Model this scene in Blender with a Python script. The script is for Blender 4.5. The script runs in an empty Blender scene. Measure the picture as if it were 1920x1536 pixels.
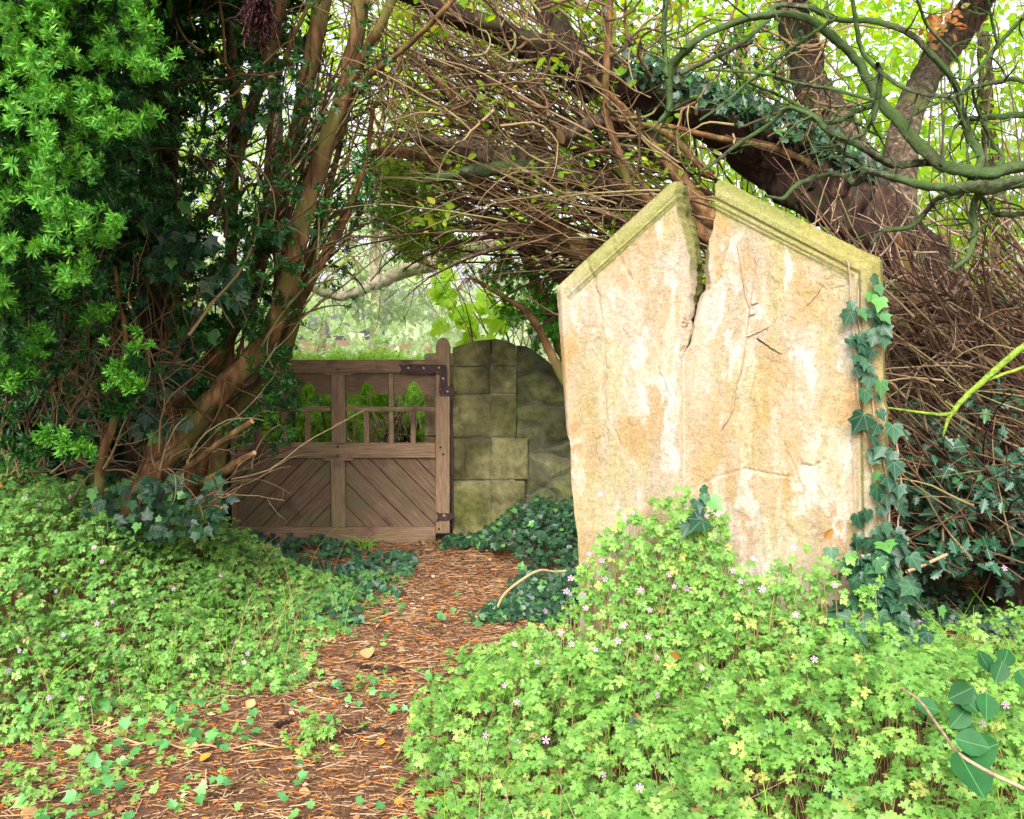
import bpy, math, random
import numpy as np
from mathutils import Vector, Matrix
R = math.radians
rng = np.random.default_rng(7)
random.seed(7)
scn = bpy.context.scene
COL = scn.collection

# ------------------------------------------------------------------ camera, sky, sun, exposure
F, CU, CV = 1850.0, 960.0, 768.0
CAMZ, PITCH = 1.30, R(4.2)
cam = bpy.data.objects.new("camera", bpy.data.cameras.new("camera"))
COL.objects.link(cam)
cam.location = (0, 0, CAMZ)
cam.rotation_euler = (R(90) - PITCH, 0, 0)
cam.data.sensor_width = 36
cam.data.lens = F / 1920 * 36
cam.data.clip_end = 600
cam.data.clip_start = 0.05
scn.camera = cam
SUN_EL, SUN_AZ = 40.0, 192.0      # azimuth clockwise from +Y: behind the camera, a little to its left
w = bpy.data.worlds.new("World"); scn.world = w; w.use_nodes = True
nt = w.node_tree; nt.nodes.clear()
sky = nt.nodes.new("ShaderNodeTexSky"); sky.sky_type = 'NISHITA'; sky.sun_disc = False
sky.sun_elevation = R(SUN_EL); sky.sun_rotation = R(SUN_AZ); sky.dust_density = 4; sky.air_density = 1.0
hs = nt.nodes.new("ShaderNodeHueSaturation"); hs.inputs['Saturation'].default_value = 0.14
bg = nt.nodes.new("ShaderNodeBackground"); bg.inputs[1].default_value = 0.15
ow = nt.nodes.new("ShaderNodeOutputWorld")
nt.links.new(sky.outputs[0], hs.inputs['Color']); nt.links.new(hs.outputs[0], bg.inputs[0]); nt.links.new(bg.outputs[0], ow.inputs[0])
sl = bpy.data.lights.new("sun", 'SUN'); sl.energy = 1.4; sl.angle = R(28); sl.color = (1, 0.96, 0.9)
so = bpy.data.objects.new("sun", sl); COL.objects.link(so)
sd = Vector((math.sin(R(SUN_AZ)) * math.cos(R(SUN_EL)), math.cos(R(SUN_AZ)) * math.cos(R(SUN_EL)), math.sin(R(SUN_EL))))
so.rotation_euler = sd.to_track_quat('Z', 'Y').to_euler(); so.location = sd * 20
scn.view_settings.view_transform = 'Standard'; scn.view_settings.look = 'None'
scn.view_settings.exposure = 1.42; scn.view_settings.gamma = 1
scn.cycles.max_bounces = 8; scn.cycles.transparent_max_bounces = 4

# ------------------------------------------------------------------ helpers
SP, CP = math.sin(PITCH), math.cos(PITCH)
def at(u, v, Y):
    """world point(s) seen at photo pixel (u, v) at distance Y (arrays allowed)"""
    u = np.asarray(u, float); v = np.asarray(v, float); Y = np.asarray(Y, float)
    a = (u - CU) / F; b = (CV - v) / F
    dy = CP + b * SP; dz = -SP + b * CP
    k = Y / dy
    return np.stack([a * k, k * dy + 0 * a, CAMZ + dz * k + 0 * a], -1)
def pxm(Y): return Y / F        # metres per photo pixel at distance Y

def vnoise(x, y, seed=0):
    xi = np.floor(x).astype(np.int64); yi = np.floor(y).astype(np.int64)
    fx = x - xi; fy = y - yi
    fx = fx * fx * (3 - 2 * fx); fy = fy * fy * (3 - 2 * fy)
    def h(a, b):
        n = (a * 374761393 + b * 668265263 + seed * 974634777) & 0xffffffff
        n = ((n ^ (n >> 13)) * 1274126177) & 0xffffffff
        return ((n ^ (n >> 16)) & 0xffff) / 65535.0
    return (h(xi, yi) * (1 - fx) + h(xi + 1, yi) * fx) * (1 - fy) + (h(xi, yi + 1) * (1 - fx) + h(xi + 1, yi + 1) * fx) * fy
def fbm(x, y, seed=0, o=4):
    s = 0; a = 0.5; t = 0
    for i in range(o):
        s = s + a * vnoise(x, y, seed + i * 17); t += a; a *= 0.5; x = x * 2.03 + 5.1; y = y * 2.03 + 1.7
    return s / t
def sstep(a, b, x):
    t = np.clip((x - a) / (b - a), 0, 1); return t * t * (3 - 2 * t)

def mesh_np(name, V, faces, smooth=False, attr=None):
    V = np.ascontiguousarray(V, np.float32).reshape(-1, 3)
    me = bpy.data.meshes.new(name)
    me.vertices.add(len(V)); me.vertices.foreach_set('co', V.ravel())
    li = np.concatenate([np.asarray(f, np.int32).ravel() for f in faces])
    sz = np.concatenate([np.full(len(f), np.asarray(f).shape[1], np.int32) for f in faces])
    st = np.concatenate([[0], np.cumsum(sz)[:-1]]).astype(np.int32)
    me.loops.add(len(li)); me.loops.foreach_set('vertex_index', li)
    me.polygons.add(len(sz)); me.polygons.foreach_set('loop_start', st); me.polygons.foreach_set('loop_total', sz)
    if smooth: me.polygons.foreach_set('use_smooth', np.ones(len(sz), bool))
    me.update(calc_edges=True)
    if attr is not None:
        a = me.color_attributes.new('tint', 'FLOAT_COLOR', 'POINT')
        c = np.ones((len(V), 4), np.float32); c[:, :3] = attr
        a.data.foreach_set('color', c.ravel())
    return me
class Geo:
    def __init__(s): s.v = []; s.f3 = []; s.f4 = []; s.n = 0; s.loc = []; s.col = []
    def add(s, V, f):
        V = np.asarray(V, float).reshape(-1, 3); f = np.asarray(f)
        if len(f):
            (s.f3 if f.shape[1] == 3 else s.f4).append(f + s.n)
        s.v.append(V); s.n += len(V); return s
    def obj(s, name, mat, parent=None, smooth=False):
        fs = []
        if s.f3: fs.append(np.concatenate(s.f3))
        if s.f4: fs.append(np.concatenate(s.f4))
        at_ = np.concatenate(s.loc) if s.loc and sum(len(a) for a in s.loc) == s.n else None
        return link(name, mesh_np(name, np.concatenate(s.v), fs, smooth, at_), mat, parent)
def link(name, me, mat, parent=None):
    o = bpy.data.objects.new(name, me); COL.objects.link(o)
    if mat: me.materials.append(mat)
    if parent: o.parent = parent
    return o
def tag(o, label=None, cat=None, group=None, kind=None):
    if label: o['label'] = label
    if cat: o['category'] = cat
    if group: o['group'] = group
    if kind: o['kind'] = kind
    return o
def empty(name, label, cat, group=None, kind=None):
    o = bpy.data.objects.new(name, None); o.empty_display_size = 0.1; COL.objects.link(o)
    return tag(o, label, cat, group, kind)

def frames(P):
    T = np.gradient(P, axis=-2); T /= np.linalg.norm(T, axis=-1, keepdims=True) + 1e-9
    ref = np.zeros_like(T); ref[..., 1] = 1.0
    bad = np.abs(T[..., 1:2]).max(axis=-2, keepdims=True) > 0.93
    ref = np.where(bad, np.array([1.0, 0, 0]), ref)
    N = np.cross(T, ref); N /= np.linalg.norm(N, axis=-1, keepdims=True) + 1e-9
    B = np.cross(T, N)
    return T, N, B
def tubes(P, Rad, sides=5, flute=0.0):
    """P (K,n,3), Rad (K,n) -> verts, quads"""
    P = np.asarray(P, float); Rad = np.asarray(Rad, float)
    K, n, _ = P.shape
    T, N, B = frames(P)
    th = np.arange(sides) / sides * 2 * np.pi
    rr = Rad[:, :, None] * np.ones(sides)
    if flute:
        ph = np.arange(n)[None, :, None]
        rr = rr * (1 + flute * (fbm(np.cos(th)[None, None] * 2.2 + 9 + P[:, :1, :1], np.sin(th)[None, None] * 2.2 + ph * 0.22, 3, 3) - 0.5) * 2
                   + flute * 0.6 * np.sin(th * 3 + ph * 0.12) )
    V = P[:, :, None] + rr[..., None] * (np.cos(th)[None, None, :, None] * N[:, :, None] + np.sin(th)[None, None, :, None] * B[:, :, None])
    base = (np.arange(K) * n * sides)[:, None, None]
    i = np.arange(n - 1)[None, :, None] * sides; j = np.arange(sides)[None, None, :]; j2 = (j + 1) % sides
    q = np.stack([base + i + j, base + i + j2, base + i + sides + j2, base + i + sides + j], -1).reshape(-1, 4)
    return V.reshape(-1, 3), q
def catmull(P, m):
    P = np.asarray(P, float)
    P = np.vstack([2 * P[0] - P[1], P, 2 * P[-1] - P[-2]])
    k = len(P) - 3; out = []
    for t in np.linspace(0, k - 1e-6, m):
        i = int(t); f = t - i; a, b, c, d = P[i:i + 4]
        out.append(0.5 * ((2 * b) + (-a + c) * f + (2 * a - 5 * b + 4 * c - d) * f * f + (-a + 3 * b - 3 * c + d) * f ** 3))
    return np.array(out)
def limb(geo, pts, sides=12, m=None, flute=0.12, wob=0.15, cap=False):
    """pts rows: (u, v, Y, width_px)"""
    pts = np.array(pts, float)
    L = np.abs(np.diff(pts[:, :2], axis=0)).sum()
    m = m or int(max(8, min(90, L / 9)))
    C = catmull(pts, m)
    W = at(C[:, 0], C[:, 1], C[:, 2])
    r = np.maximum(C[:, 3], 1) * C[:, 2] / F / 2
    W += (np.stack([fbm(np.arange(m) * .35, np.full(m, rng.uniform(0, 99)), 5) for _ in range(3)], -1) - 0.5) * (r[:, None] * wob * 4)
    V, q = tubes(W[None], r[None], sides, flute)
    geo.add(V, q)
    if cap:
        for e, ring in ((0, np.arange(sides)), (m - 1, (m - 1) * sides + np.arange(sides))):
            c = W[e]; base = geo.n; geo.add(np.vstack([V[ring], c]), [[i, (i + 1) % sides, sides] for i in range(sides)])
    return W, r
def scatter(T, tf, pos, nrm, scale, roll=None, tris=True, geo=None, bend=None):
    """place template T (n,3; leaf in XY, tip towards +Y, normal +Z) at each pos with normal nrm"""
    K = len(pos); nrm = nrm / (np.linalg.norm(nrm, axis=1, keepdims=True) + 1e-9)
    roll = rng.uniform(0, 2 * np.pi, K) if roll is None else roll
    ref = np.tile([0.0, 0, -1.0], (K, 1)); par = np.abs(nrm[:, 2]) > 0.98; ref[par] = [0, -1.0, 0]
    yv = ref - (ref * nrm).sum(1, keepdims=True) * nrm; yv /= np.linalg.norm(yv, axis=1, keepdims=True)
    xv = np.cross(yv, nrm)
    c, s = np.cos(roll)[:, None], np.sin(roll)[:, None]
    Y2 = yv * c + xv * s; X2 = np.cross(Y2, nrm)
    sc = np.asarray(scale, float).reshape(-1, 1, 1) if np.ndim(scale) else scale
    Tt = np.broadcast_to(T, (K,) + T.shape).copy()
    if bend is not None: Tt[..., 2] += bend[:, None] * (T[:, 0] ** 2 + T[:, 1] ** 2)[None]
    V = pos[:, None] + sc * (Tt[..., 0:1] * X2[:, None] + Tt[..., 1:2] * Y2[:, None] + Tt[..., 2:3] * nrm[:, None])
    f = (tf[None] + (np.arange(K) * len(T))[:, None, None]).reshape(-1, tf.shape[1])
    g = geo or Geo(); g.add(V.reshape(-1, 3), f); g.loc.append(np.tile(T[:, :3] * [1, 1, 0], (K, 1))); return g
def rnd_norm(K, base, spread):
    n = np.array(base)[None] + rng.normal(0, spread, (K, 3)); return n / np.linalg.norm(n, axis=1, keepdims=True)

# ------------------------------------------------------------------ materials
def ramp(nt, stops):
    r = nt.nodes.new("ShaderNodeValToRGB"); e = r.color_ramp.elements
    while len(e) < len(stops): e.new(0.5)
    for el, (p, c) in zip(e, stops): el.position = p; el.color = (*c, 1)
    return r
def newmat(name):
    m = bpy.data.materials.new(name); m.use_nodes = True; nt = m.node_tree
    b = nt.nodes['Principled BSDF']; b.inputs['Specular IOR Level'].default_value = 0.3
    return m, nt, b
def leafmat(name, stops, trans=0.4, rough=0.5, spec=0.4, tcol=1.5, nscale=9):
    m, nt, b = newmat(name); L = nt.links.new
    g = nt.nodes.new("ShaderNodeNewGeometry"); r = ramp(nt, stops); L(g.outputs['Random Per Island'], r.inputs[0])
    tc = nt.nodes.new("ShaderNodeTexCoord"); no = nt.nodes.new("ShaderNodeTexNoise"); no.inputs['Scale'].default_value = nscale
    L(tc.outputs['Object'], no.inputs[0])
    h = nt.nodes.new("ShaderNodeHueSaturation"); L(r.outputs[0], h.inputs['Color'])
    mp = nt.nodes.new("ShaderNodeMapRange"); mp.inputs[3].default_value = 0.65; mp.inputs[4].default_value = 1.35; L(no.outputs[0], mp.inputs[0])
    L(mp.outputs[0], h.inputs['Value'])
    L(h.outputs[0], b.inputs['Base Color']); b.inputs['Roughness'].default_value = rough; b.inputs['Specular IOR Level'].default_value = spec
    t = nt.nodes.new("ShaderNodeBsdfTranslucent"); h2 = nt.nodes.new("ShaderNodeHueSaturation")
    h2.inputs['Hue'].default_value = 0.485; h2.inputs['Saturation'].default_value = 1.1; h2.inputs['Value'].default_value = tcol
    L(h.outputs[0], h2.inputs['Color']); L(h2.outputs[0], t.inputs[0])
    mx = nt.nodes.new("ShaderNodeMixShader"); mx.inputs[0].default_value = trans
    L(b.outputs[0], mx.inputs[1]); L(t.outputs[0], mx.inputs[2]); L(mx.outputs[0], nt.nodes['Material Output'].inputs[0])
    return m
def veins(mat, angs, amt=.5, vcol=(.25, .42, .2), width=.016):
    nt = mat.node_tree; L = nt.links.new
    a = nt.nodes.new("ShaderNodeAttribute"); a.attribute_name = 'tint'; last = None
    for an in angs:
        d = nt.nodes.new("ShaderNodeVectorMath"); d.operation = 'DOT_PRODUCT'; d.inputs[1].default_value = (math.cos(R(an)), -math.sin(R(an)), 0); L(a.outputs['Vector'], d.inputs[0])
        b = nt.nodes.new("ShaderNodeMath"); b.operation = 'ABSOLUTE'; L(d.outputs['Value'], b.inputs[0])
        e = nt.nodes.new("ShaderNodeVectorMath"); e.operation = 'DOT_PRODUCT'; e.inputs[1].default_value = (math.sin(R(an)), math.cos(R(an)), 0); L(a.outputs['Vector'], e.inputs[0])
        c = nt.nodes.new("ShaderNodeMath"); c.operation = 'LESS_THAN'; c.inputs[1].default_value = 0.0; L(e.outputs['Value'], c.inputs[0])
        f = nt.nodes.new("ShaderNodeMath"); f.operation = 'ADD'; L(b.outputs[0], f.inputs[0]); L(c.outputs[0], f.inputs[1])
        if last is None: last = f.outputs[0]
        else:
            m = nt.nodes.new("ShaderNodeMath"); m.operation = 'MINIMUM'; L(last, m.inputs[0]); L(f.outputs[0], m.inputs[1]); last = m.outputs[0]
    mr = nt.nodes.new("ShaderNodeMapRange"); mr.inputs[1].default_value = width * .4; mr.inputs[2].default_value = width * 1.6; mr.inputs[3].default_value = amt; mr.inputs[4].default_value = 0; L(last, mr.inputs[0])
    b = nt.nodes['Principled BSDF']; src = b.inputs['Base Color'].links[0].from_socket
    mx = nt.nodes.new("ShaderNodeMix"); mx.data_type = 'RGBA'; mx.inputs[7].default_value = (*vcol, 1); L(mr.outputs[0], mx.inputs[0]); L(src, mx.inputs[6]); L(mx.outputs[2], b.inputs['Base Color'])
def barkmat(name, stops, scale=6, stretch=(1, 1, 0.25), bump=0.6, moss=None, mossamt=0.5, island=False, rough=0.9):
    m, nt, b = newmat(name); L = nt.links.new
    tc = nt.nodes.new("ShaderNodeTexCoord"); mp = nt.nodes.new("ShaderNodeMapping"); mp.inputs['Scale'].default_value = stretch
    L(tc.outputs['Object'], mp.inputs[0])
    no = nt.nodes.new("ShaderNodeTexNoise"); no.inputs['Scale'].default_value = scale * 4; no.inputs['Detail'].default_value = 8; no.inputs['Roughness'].default_value = 0.65
    L(mp.outputs[0], no.inputs[0])
    r = ramp(nt, stops)
    if island:
        g = nt.nodes.new("ShaderNodeNewGeometry"); mm = nt.nodes.new("ShaderNodeMath"); mm.operation = 'MULTIPLY_ADD'
        mm.inputs[1].default_value = 0.3; L(no.outputs[0], mm.inputs[0])
        m2 = nt.nodes.new("ShaderNodeMath"); m2.operation = 'MULTIPLY'; m2.inputs[1].default_value = 0.8; L(g.outputs['Random Per Island'], m2.inputs[0]); L(m2.outputs[0], mm.inputs[2])
        L(mm.outputs[0], r.inputs[0])
    else:
        st = nt.nodes.new("ShaderNodeMapRange"); st.inputs[1].default_value = 0.3; st.inputs[2].default_value = 0.7; L(no.outputs[0], st.inputs[0]); L(st.outputs[0], r.inputs[0])
    col = r.outputs[0]
    if moss:
        n2 = nt.nodes.new("ShaderNodeTexNoise"); n2.inputs['Scale'].default_value = 5; n2.inputs['Detail'].default_value = 6; L(tc.outputs['Object'], n2.inputs[0])
        mr = nt.nodes.new("ShaderNodeMapRange"); mr.inputs[1].default_value = 0.72 - mossamt * 0.5; mr.inputs[2].default_value = 0.85 - mossamt * 0.5; L(n2.outputs[0], mr.inputs[0])
        mx = nt.nodes.new("ShaderNodeMix"); mx.data_type = 'RGBA'; mx.inputs[7].default_value = (*moss, 1)
        L(mr.outputs[0], mx.inputs[0]); L(col, mx.inputs[6]); col = mx.outputs[2]
    L(col, b.inputs['Base Color']); b.inputs['Roughness'].default_value = rough
    if bump:
        bp = nt.nodes.new("ShaderNodeBump"); bp.inputs['Strength'].default_value = bump; bp.inputs['Distance'].default_value = 0.012
        L(no.outputs[0], bp.inputs['Height']); L(bp.outputs[0], b.inputs['Normal'])
    return m
M = {}
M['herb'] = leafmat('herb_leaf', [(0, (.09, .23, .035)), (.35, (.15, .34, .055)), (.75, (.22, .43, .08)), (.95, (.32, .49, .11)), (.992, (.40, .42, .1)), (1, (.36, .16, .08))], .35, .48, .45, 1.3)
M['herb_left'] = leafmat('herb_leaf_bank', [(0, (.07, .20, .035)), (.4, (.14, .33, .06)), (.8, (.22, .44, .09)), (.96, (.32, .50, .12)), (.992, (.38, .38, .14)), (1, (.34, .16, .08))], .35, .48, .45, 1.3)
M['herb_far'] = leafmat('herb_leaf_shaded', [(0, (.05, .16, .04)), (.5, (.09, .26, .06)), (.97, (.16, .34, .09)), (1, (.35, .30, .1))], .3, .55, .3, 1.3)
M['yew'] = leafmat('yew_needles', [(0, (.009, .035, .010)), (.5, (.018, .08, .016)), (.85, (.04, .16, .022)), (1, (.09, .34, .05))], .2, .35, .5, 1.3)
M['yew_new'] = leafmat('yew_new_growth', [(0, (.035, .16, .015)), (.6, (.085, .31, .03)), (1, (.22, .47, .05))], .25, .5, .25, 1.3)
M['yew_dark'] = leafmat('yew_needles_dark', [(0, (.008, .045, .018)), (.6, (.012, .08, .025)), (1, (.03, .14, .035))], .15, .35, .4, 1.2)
M['ivy'] = leafmat('ivy_leaf', [(0, (.010, .045, .022)), (.5, (.020, .075, .035)), (.9, (.04, .12, .05)), (1, (.10, .28, .05))], .12, .42, .4, 1.3, 30)
M['ivy_dark'] = leafmat('ivy_leaf_dark', [(0, (.008, .035, .015)), (.6, (.018, .06, .026)), (.92, (.04, .12, .04)), (1, (.10, .28, .05))], .12, .4, .4, 1.3, 30)
M['ivy_young'] = leafmat('ivy_leaf_young', [(0, (.05, .20, .05)), (.6, (.10, .33, .08)), (1, (.25, .50, .10))], .3, .4, .5, 1.3, 30)
M['holly'] = leafmat('holly_leaf', [(0, (.012, .06, .03)), (.8, (.03, .11, .055)), (1, (.05, .16, .05))], .08, .35, .5, 1.3, 30)
M['decid'] = leafmat('deciduous_leaf', [(0, (.16, .34, .02)), (.5, (.30, .52, .03)), (.9, (.44, .60, .04)), (1, (.6, .5, .05))], .6, .5, .3, 1.6)
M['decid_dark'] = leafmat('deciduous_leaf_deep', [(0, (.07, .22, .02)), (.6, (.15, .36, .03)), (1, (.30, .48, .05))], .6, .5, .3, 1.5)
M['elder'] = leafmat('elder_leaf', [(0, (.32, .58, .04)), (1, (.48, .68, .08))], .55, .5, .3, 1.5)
M['far'] = leafmat('glare_pale_leaf', [(0, (.34, .56, .22)), (.5, (.64, .80, .44)), (1, (.84, .90, .68))], .6, .6, .3, 1.3, .8)  # leaf colour paled to carry the glare and haze beyond the gate
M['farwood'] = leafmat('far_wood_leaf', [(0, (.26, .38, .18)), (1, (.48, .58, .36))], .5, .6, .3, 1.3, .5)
M['hedge'] = leafmat('hedge_leaf', [(0, (.04, .16, .02)), (.45, (.28, .54, .06)), (1, (.58, .76, .14))], .55, .5, .4, 1.4, 4)
M['dead'] = leafmat('dead_spray', [(0, (.045, .016, .025)), (.7, (.13, .05, .06)), (1, (.36, .15, .09))], .1, .7, .2, 1.0)
M['autumn'] = leafmat('autumn_leaf', [(0, (.30, .09, .03)), (.6, (.35, .16, .03)), (1, (.2, .2, .05))], .5, .5, .3, 1.4)
M['petal'] = leafmat('pink_petal', [(0, (.55, .27, .45)), (1, (.66, .45, .60))], .3, .6, .2, 1.1)
M['purple_petal'] = leafmat('violet_petal', [(0, (.45, .25, .62)), (1, (.60, .42, .72))], .3, .6, .2, 1.1)
M['biglf'] = leafmat('broad_glossy_leaf', [(0, (.008, .06, .012)), (1, (.02, .11, .025))], .12, .5, .3, 1.3, 40)
for k_ in ('ivy', 'ivy_dark', 'ivy_young'): veins(M[k_], (0, 42, -42, 95, -95), .32, (.22, .36, .2))
veins(M['biglf'], (0,), .45, (.15, .34, .12), .012); veins(M['holly'], (0,), .5)
M['litter'] = leafmat('litter_bits', [(0, (.05, .024, .014)), (.3, (.16, .08, .04)), (.55, (.33, .17, .08)), (.8, (.47, .29, .15)), (1, (.62, .47, .31))], .0, .8, .2, 1)
M['orange'] = leafmat('orange_bits', [(0, (.55, .16, .02)), (.6, (.65, .24, .03)), (1, (.45, .10, .04))], .1, .7, .2, 1)
M['fallen'] = leafmat('fallen_leaf', [(0, (.42, .17, .08)), (.5, (.52, .26, .12)), (1, (.55, .36, .12))], .1, .7, .2, 1)
M['bark_yew'] = barkmat('yew_bark', [(0, (.03, .013, .006)), (.4, (.13, .062, .024)), (.75, (.26, .135, .055)), (1, (.38, .24, .11))], 5, (1, 1, .3), .8, (.14, .12, .03), .45)
M['bark_dark'] = barkmat('dark_bark', [(0, (.008, .004, .003)), (.5, (.03, .014, .009)), (.85, (.065, .034, .02)), (1, (.22, .15, .08))], 8, (1, 1, .3), .9, (.05, .055, .02), .35)
M['bark_grey'] = barkmat('scaly_bark', [(0, (.010, .007, .005)), (.4, (.05, .034, .02)), (.75, (.13, .09, .055)), (1, (.26, .20, .13))], 9, (1, 1, .45), 1.0, (.10, .11, .03), .3)
M['bark_moss'] = barkmat('mossy_bark', [(0, (.012, .012, .008)), (.5, (.045, .048, .022)), (.85, (.10, .12, .06)), (1, (.26, .27, .2))], 9, (1, 1, 1), 1.0, (.055, .095, .025), .65)
M['bark_lime'] = barkmat('lime_moss_bark', [(0, (.05, .09, .015)), (.5, (.17, .26, .025)), (1, (.32, .40, .06))], 12, (1, 1, 1), .6)
M['bark_pale'] = barkmat('pale_bark', [(0, (.26, .20, .13)), (.5, (.52, .43, .30)), (1, (.68, .60, .44))], 7, (1, 1, 1), .6, (.25, .28, .12), .4)
M['twig'] = barkmat('brown_twigs', [(0, (.025, .012, .008)), (.3, (.085, .045, .022)), (.55, (.17, .10, .05)), (.78, (.28, .19, .10)), (.92, (.22, .20, .07)), (1, (.34, .27, .18))], 4, island=True, bump=0)
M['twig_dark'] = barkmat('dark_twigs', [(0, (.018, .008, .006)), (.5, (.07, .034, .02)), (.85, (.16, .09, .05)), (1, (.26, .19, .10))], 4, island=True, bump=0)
M['twig_pale'] = barkmat('pale_dead_twigs', [(0, (.16, .09, .06)), (.5, (.32, .21, .15)), (1, (.48, .37, .26))], 4, island=True, bump=0)
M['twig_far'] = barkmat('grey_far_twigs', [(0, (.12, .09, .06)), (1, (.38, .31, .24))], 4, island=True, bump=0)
M['stem_red'] = barkmat('red_stems', [(0, (.20, .07, .04)), (.6, (.30, .22, .08)), (1, (.25, .36, .10))], 4, island=True, bump=0)
M['vine'] = barkmat('ivy_stem', [(0, (.22, .12, .07)), (1, (.50, .36, .24))], 8, (1, 1, 1), .4)
M['cutwood'] = barkmat('cut_wood', [(0, (.35, .19, .09)), (1, (.58, .38, .2))], 8, (1, 1, 1), .3)
M['iron'] = barkmat('rusty_iron', [(0, (.018, .010, .010)), (.6, (.055, .028, .024)), (1, (.16, .07, .04))], 14, (1, 1, 1), .5, rough=.65)
M['bolt'] = barkmat('worn_bolt', [(0, (.25, .22, .2)), (1, (.5, .47, .45))], 14, (1, 1, 1), .3, rough=.5)

def woodmat(name, horizontal=True, green=0.3, dark=False, rot=0):
    m, nt, b = newmat(name); L = nt.links.new
    tc = nt.nodes.new("ShaderNodeTexCoord"); mp = nt.nodes.new("ShaderNodeMapping")
    mp.inputs['Scale'].default_value = (1.2, 6, 26) if horizontal else (26, 6, 1.2)
    mpr = nt.nodes.new("ShaderNodeMapping"); mpr.inputs['Rotation'].default_value = (0, R(rot), 0); L(tc.outputs['Object'], mpr.inputs[0]); L(mpr.outputs[0], mp.inputs[0])
    no = nt.nodes.new("ShaderNodeTexNoise"); no.inputs['Scale'].default_value = 6; no.inputs['Detail'].default_value = 9; no.inputs['Roughness'].default_value = .7; L(mp.outputs[0], no.inputs[0])
    k = .7 if dark else 1
    r = ramp(nt, [(0.3, (.12 * k, .068 * k, .045 * k)), (.5, (.27 * k, .165 * k, .098 * k)), (.7, (.42 * k, .29 * k, .19 * k))]); L(no.outputs[0], r.inputs[0])
    n2 = nt.nodes.new("ShaderNodeTexNoise"); n2.inputs['Scale'].default_value = 3.2; n2.inputs['Detail'].default_value = 5; L(tc.outputs['Object'], n2.inputs[0])
    mr = nt.nodes.new("ShaderNodeMapRange"); mr.inputs[1].default_value = .48; mr.inputs[2].default_value = .68; mr.inputs[4].default_value = green; L(n2.outputs[0], mr.inputs[0])
    mx = nt.nodes.new("ShaderNodeMix"); mx.data_type = 'RGBA'; mx.inputs[7].default_value = (.17 * k, .17 * k, .07 * k, 1)
    L(mr.outputs[0], mx.inputs[0]); L(r.outputs[0], mx.inputs[6])
    n3 = nt.nodes.new("ShaderNodeTexNoise"); n3.inputs['Scale'].default_value = 4.5; n3.inputs['Detail'].default_value = 3
    mp3 = nt.nodes.new("ShaderNodeMapping"); mp3.inputs['Location'].default_value = (7, 3, 1); L(tc.outputs['Object'], mp3.inputs[0]); L(mp3.outputs[0], n3.inputs[0])
    mr3 = nt.nodes.new("ShaderNodeMapRange"); mr3.inputs[1].default_value = .56; mr3.inputs[2].default_value = .7; mr3.inputs[4].default_value = .65; L(n3.outputs[0], mr3.inputs[0])
    mx3 = nt.nodes.new("ShaderNodeMix"); mx3.data_type = 'RGBA'; mx3.inputs[7].default_value = (.05, .022, .022, 1); L(mr3.outputs[0], mx3.inputs[0]); L(mx.outputs[2], mx3.inputs[6])
    L(mx3.outputs[2], b.inputs['Base Color']); b.inputs['Roughness'].default_value = .8
    bp = nt.nodes.new("ShaderNodeBump"); bp.inputs['Strength'].default_value = .5; bp.inputs['Distance'].default_value = .004; L(no.outputs[0], bp.inputs['Height']); L(bp.outputs[0], b.inputs['Normal'])
    return m
M['wood_h'] = woodmat('weathered_oak_rail', True, .3)
M['wood_v'] = woodmat('weathered_oak_stile', False, .45)
M['wood_p'] = woodmat('weathered_oak_panel', False, .75, True, 45); M['wood_q'] = woodmat('weathered_oak_panel_mirrored', False, .75, True, -45)
M['wood_a'] = woodmat('weathered_oak_arch', True, .15, True)

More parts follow.
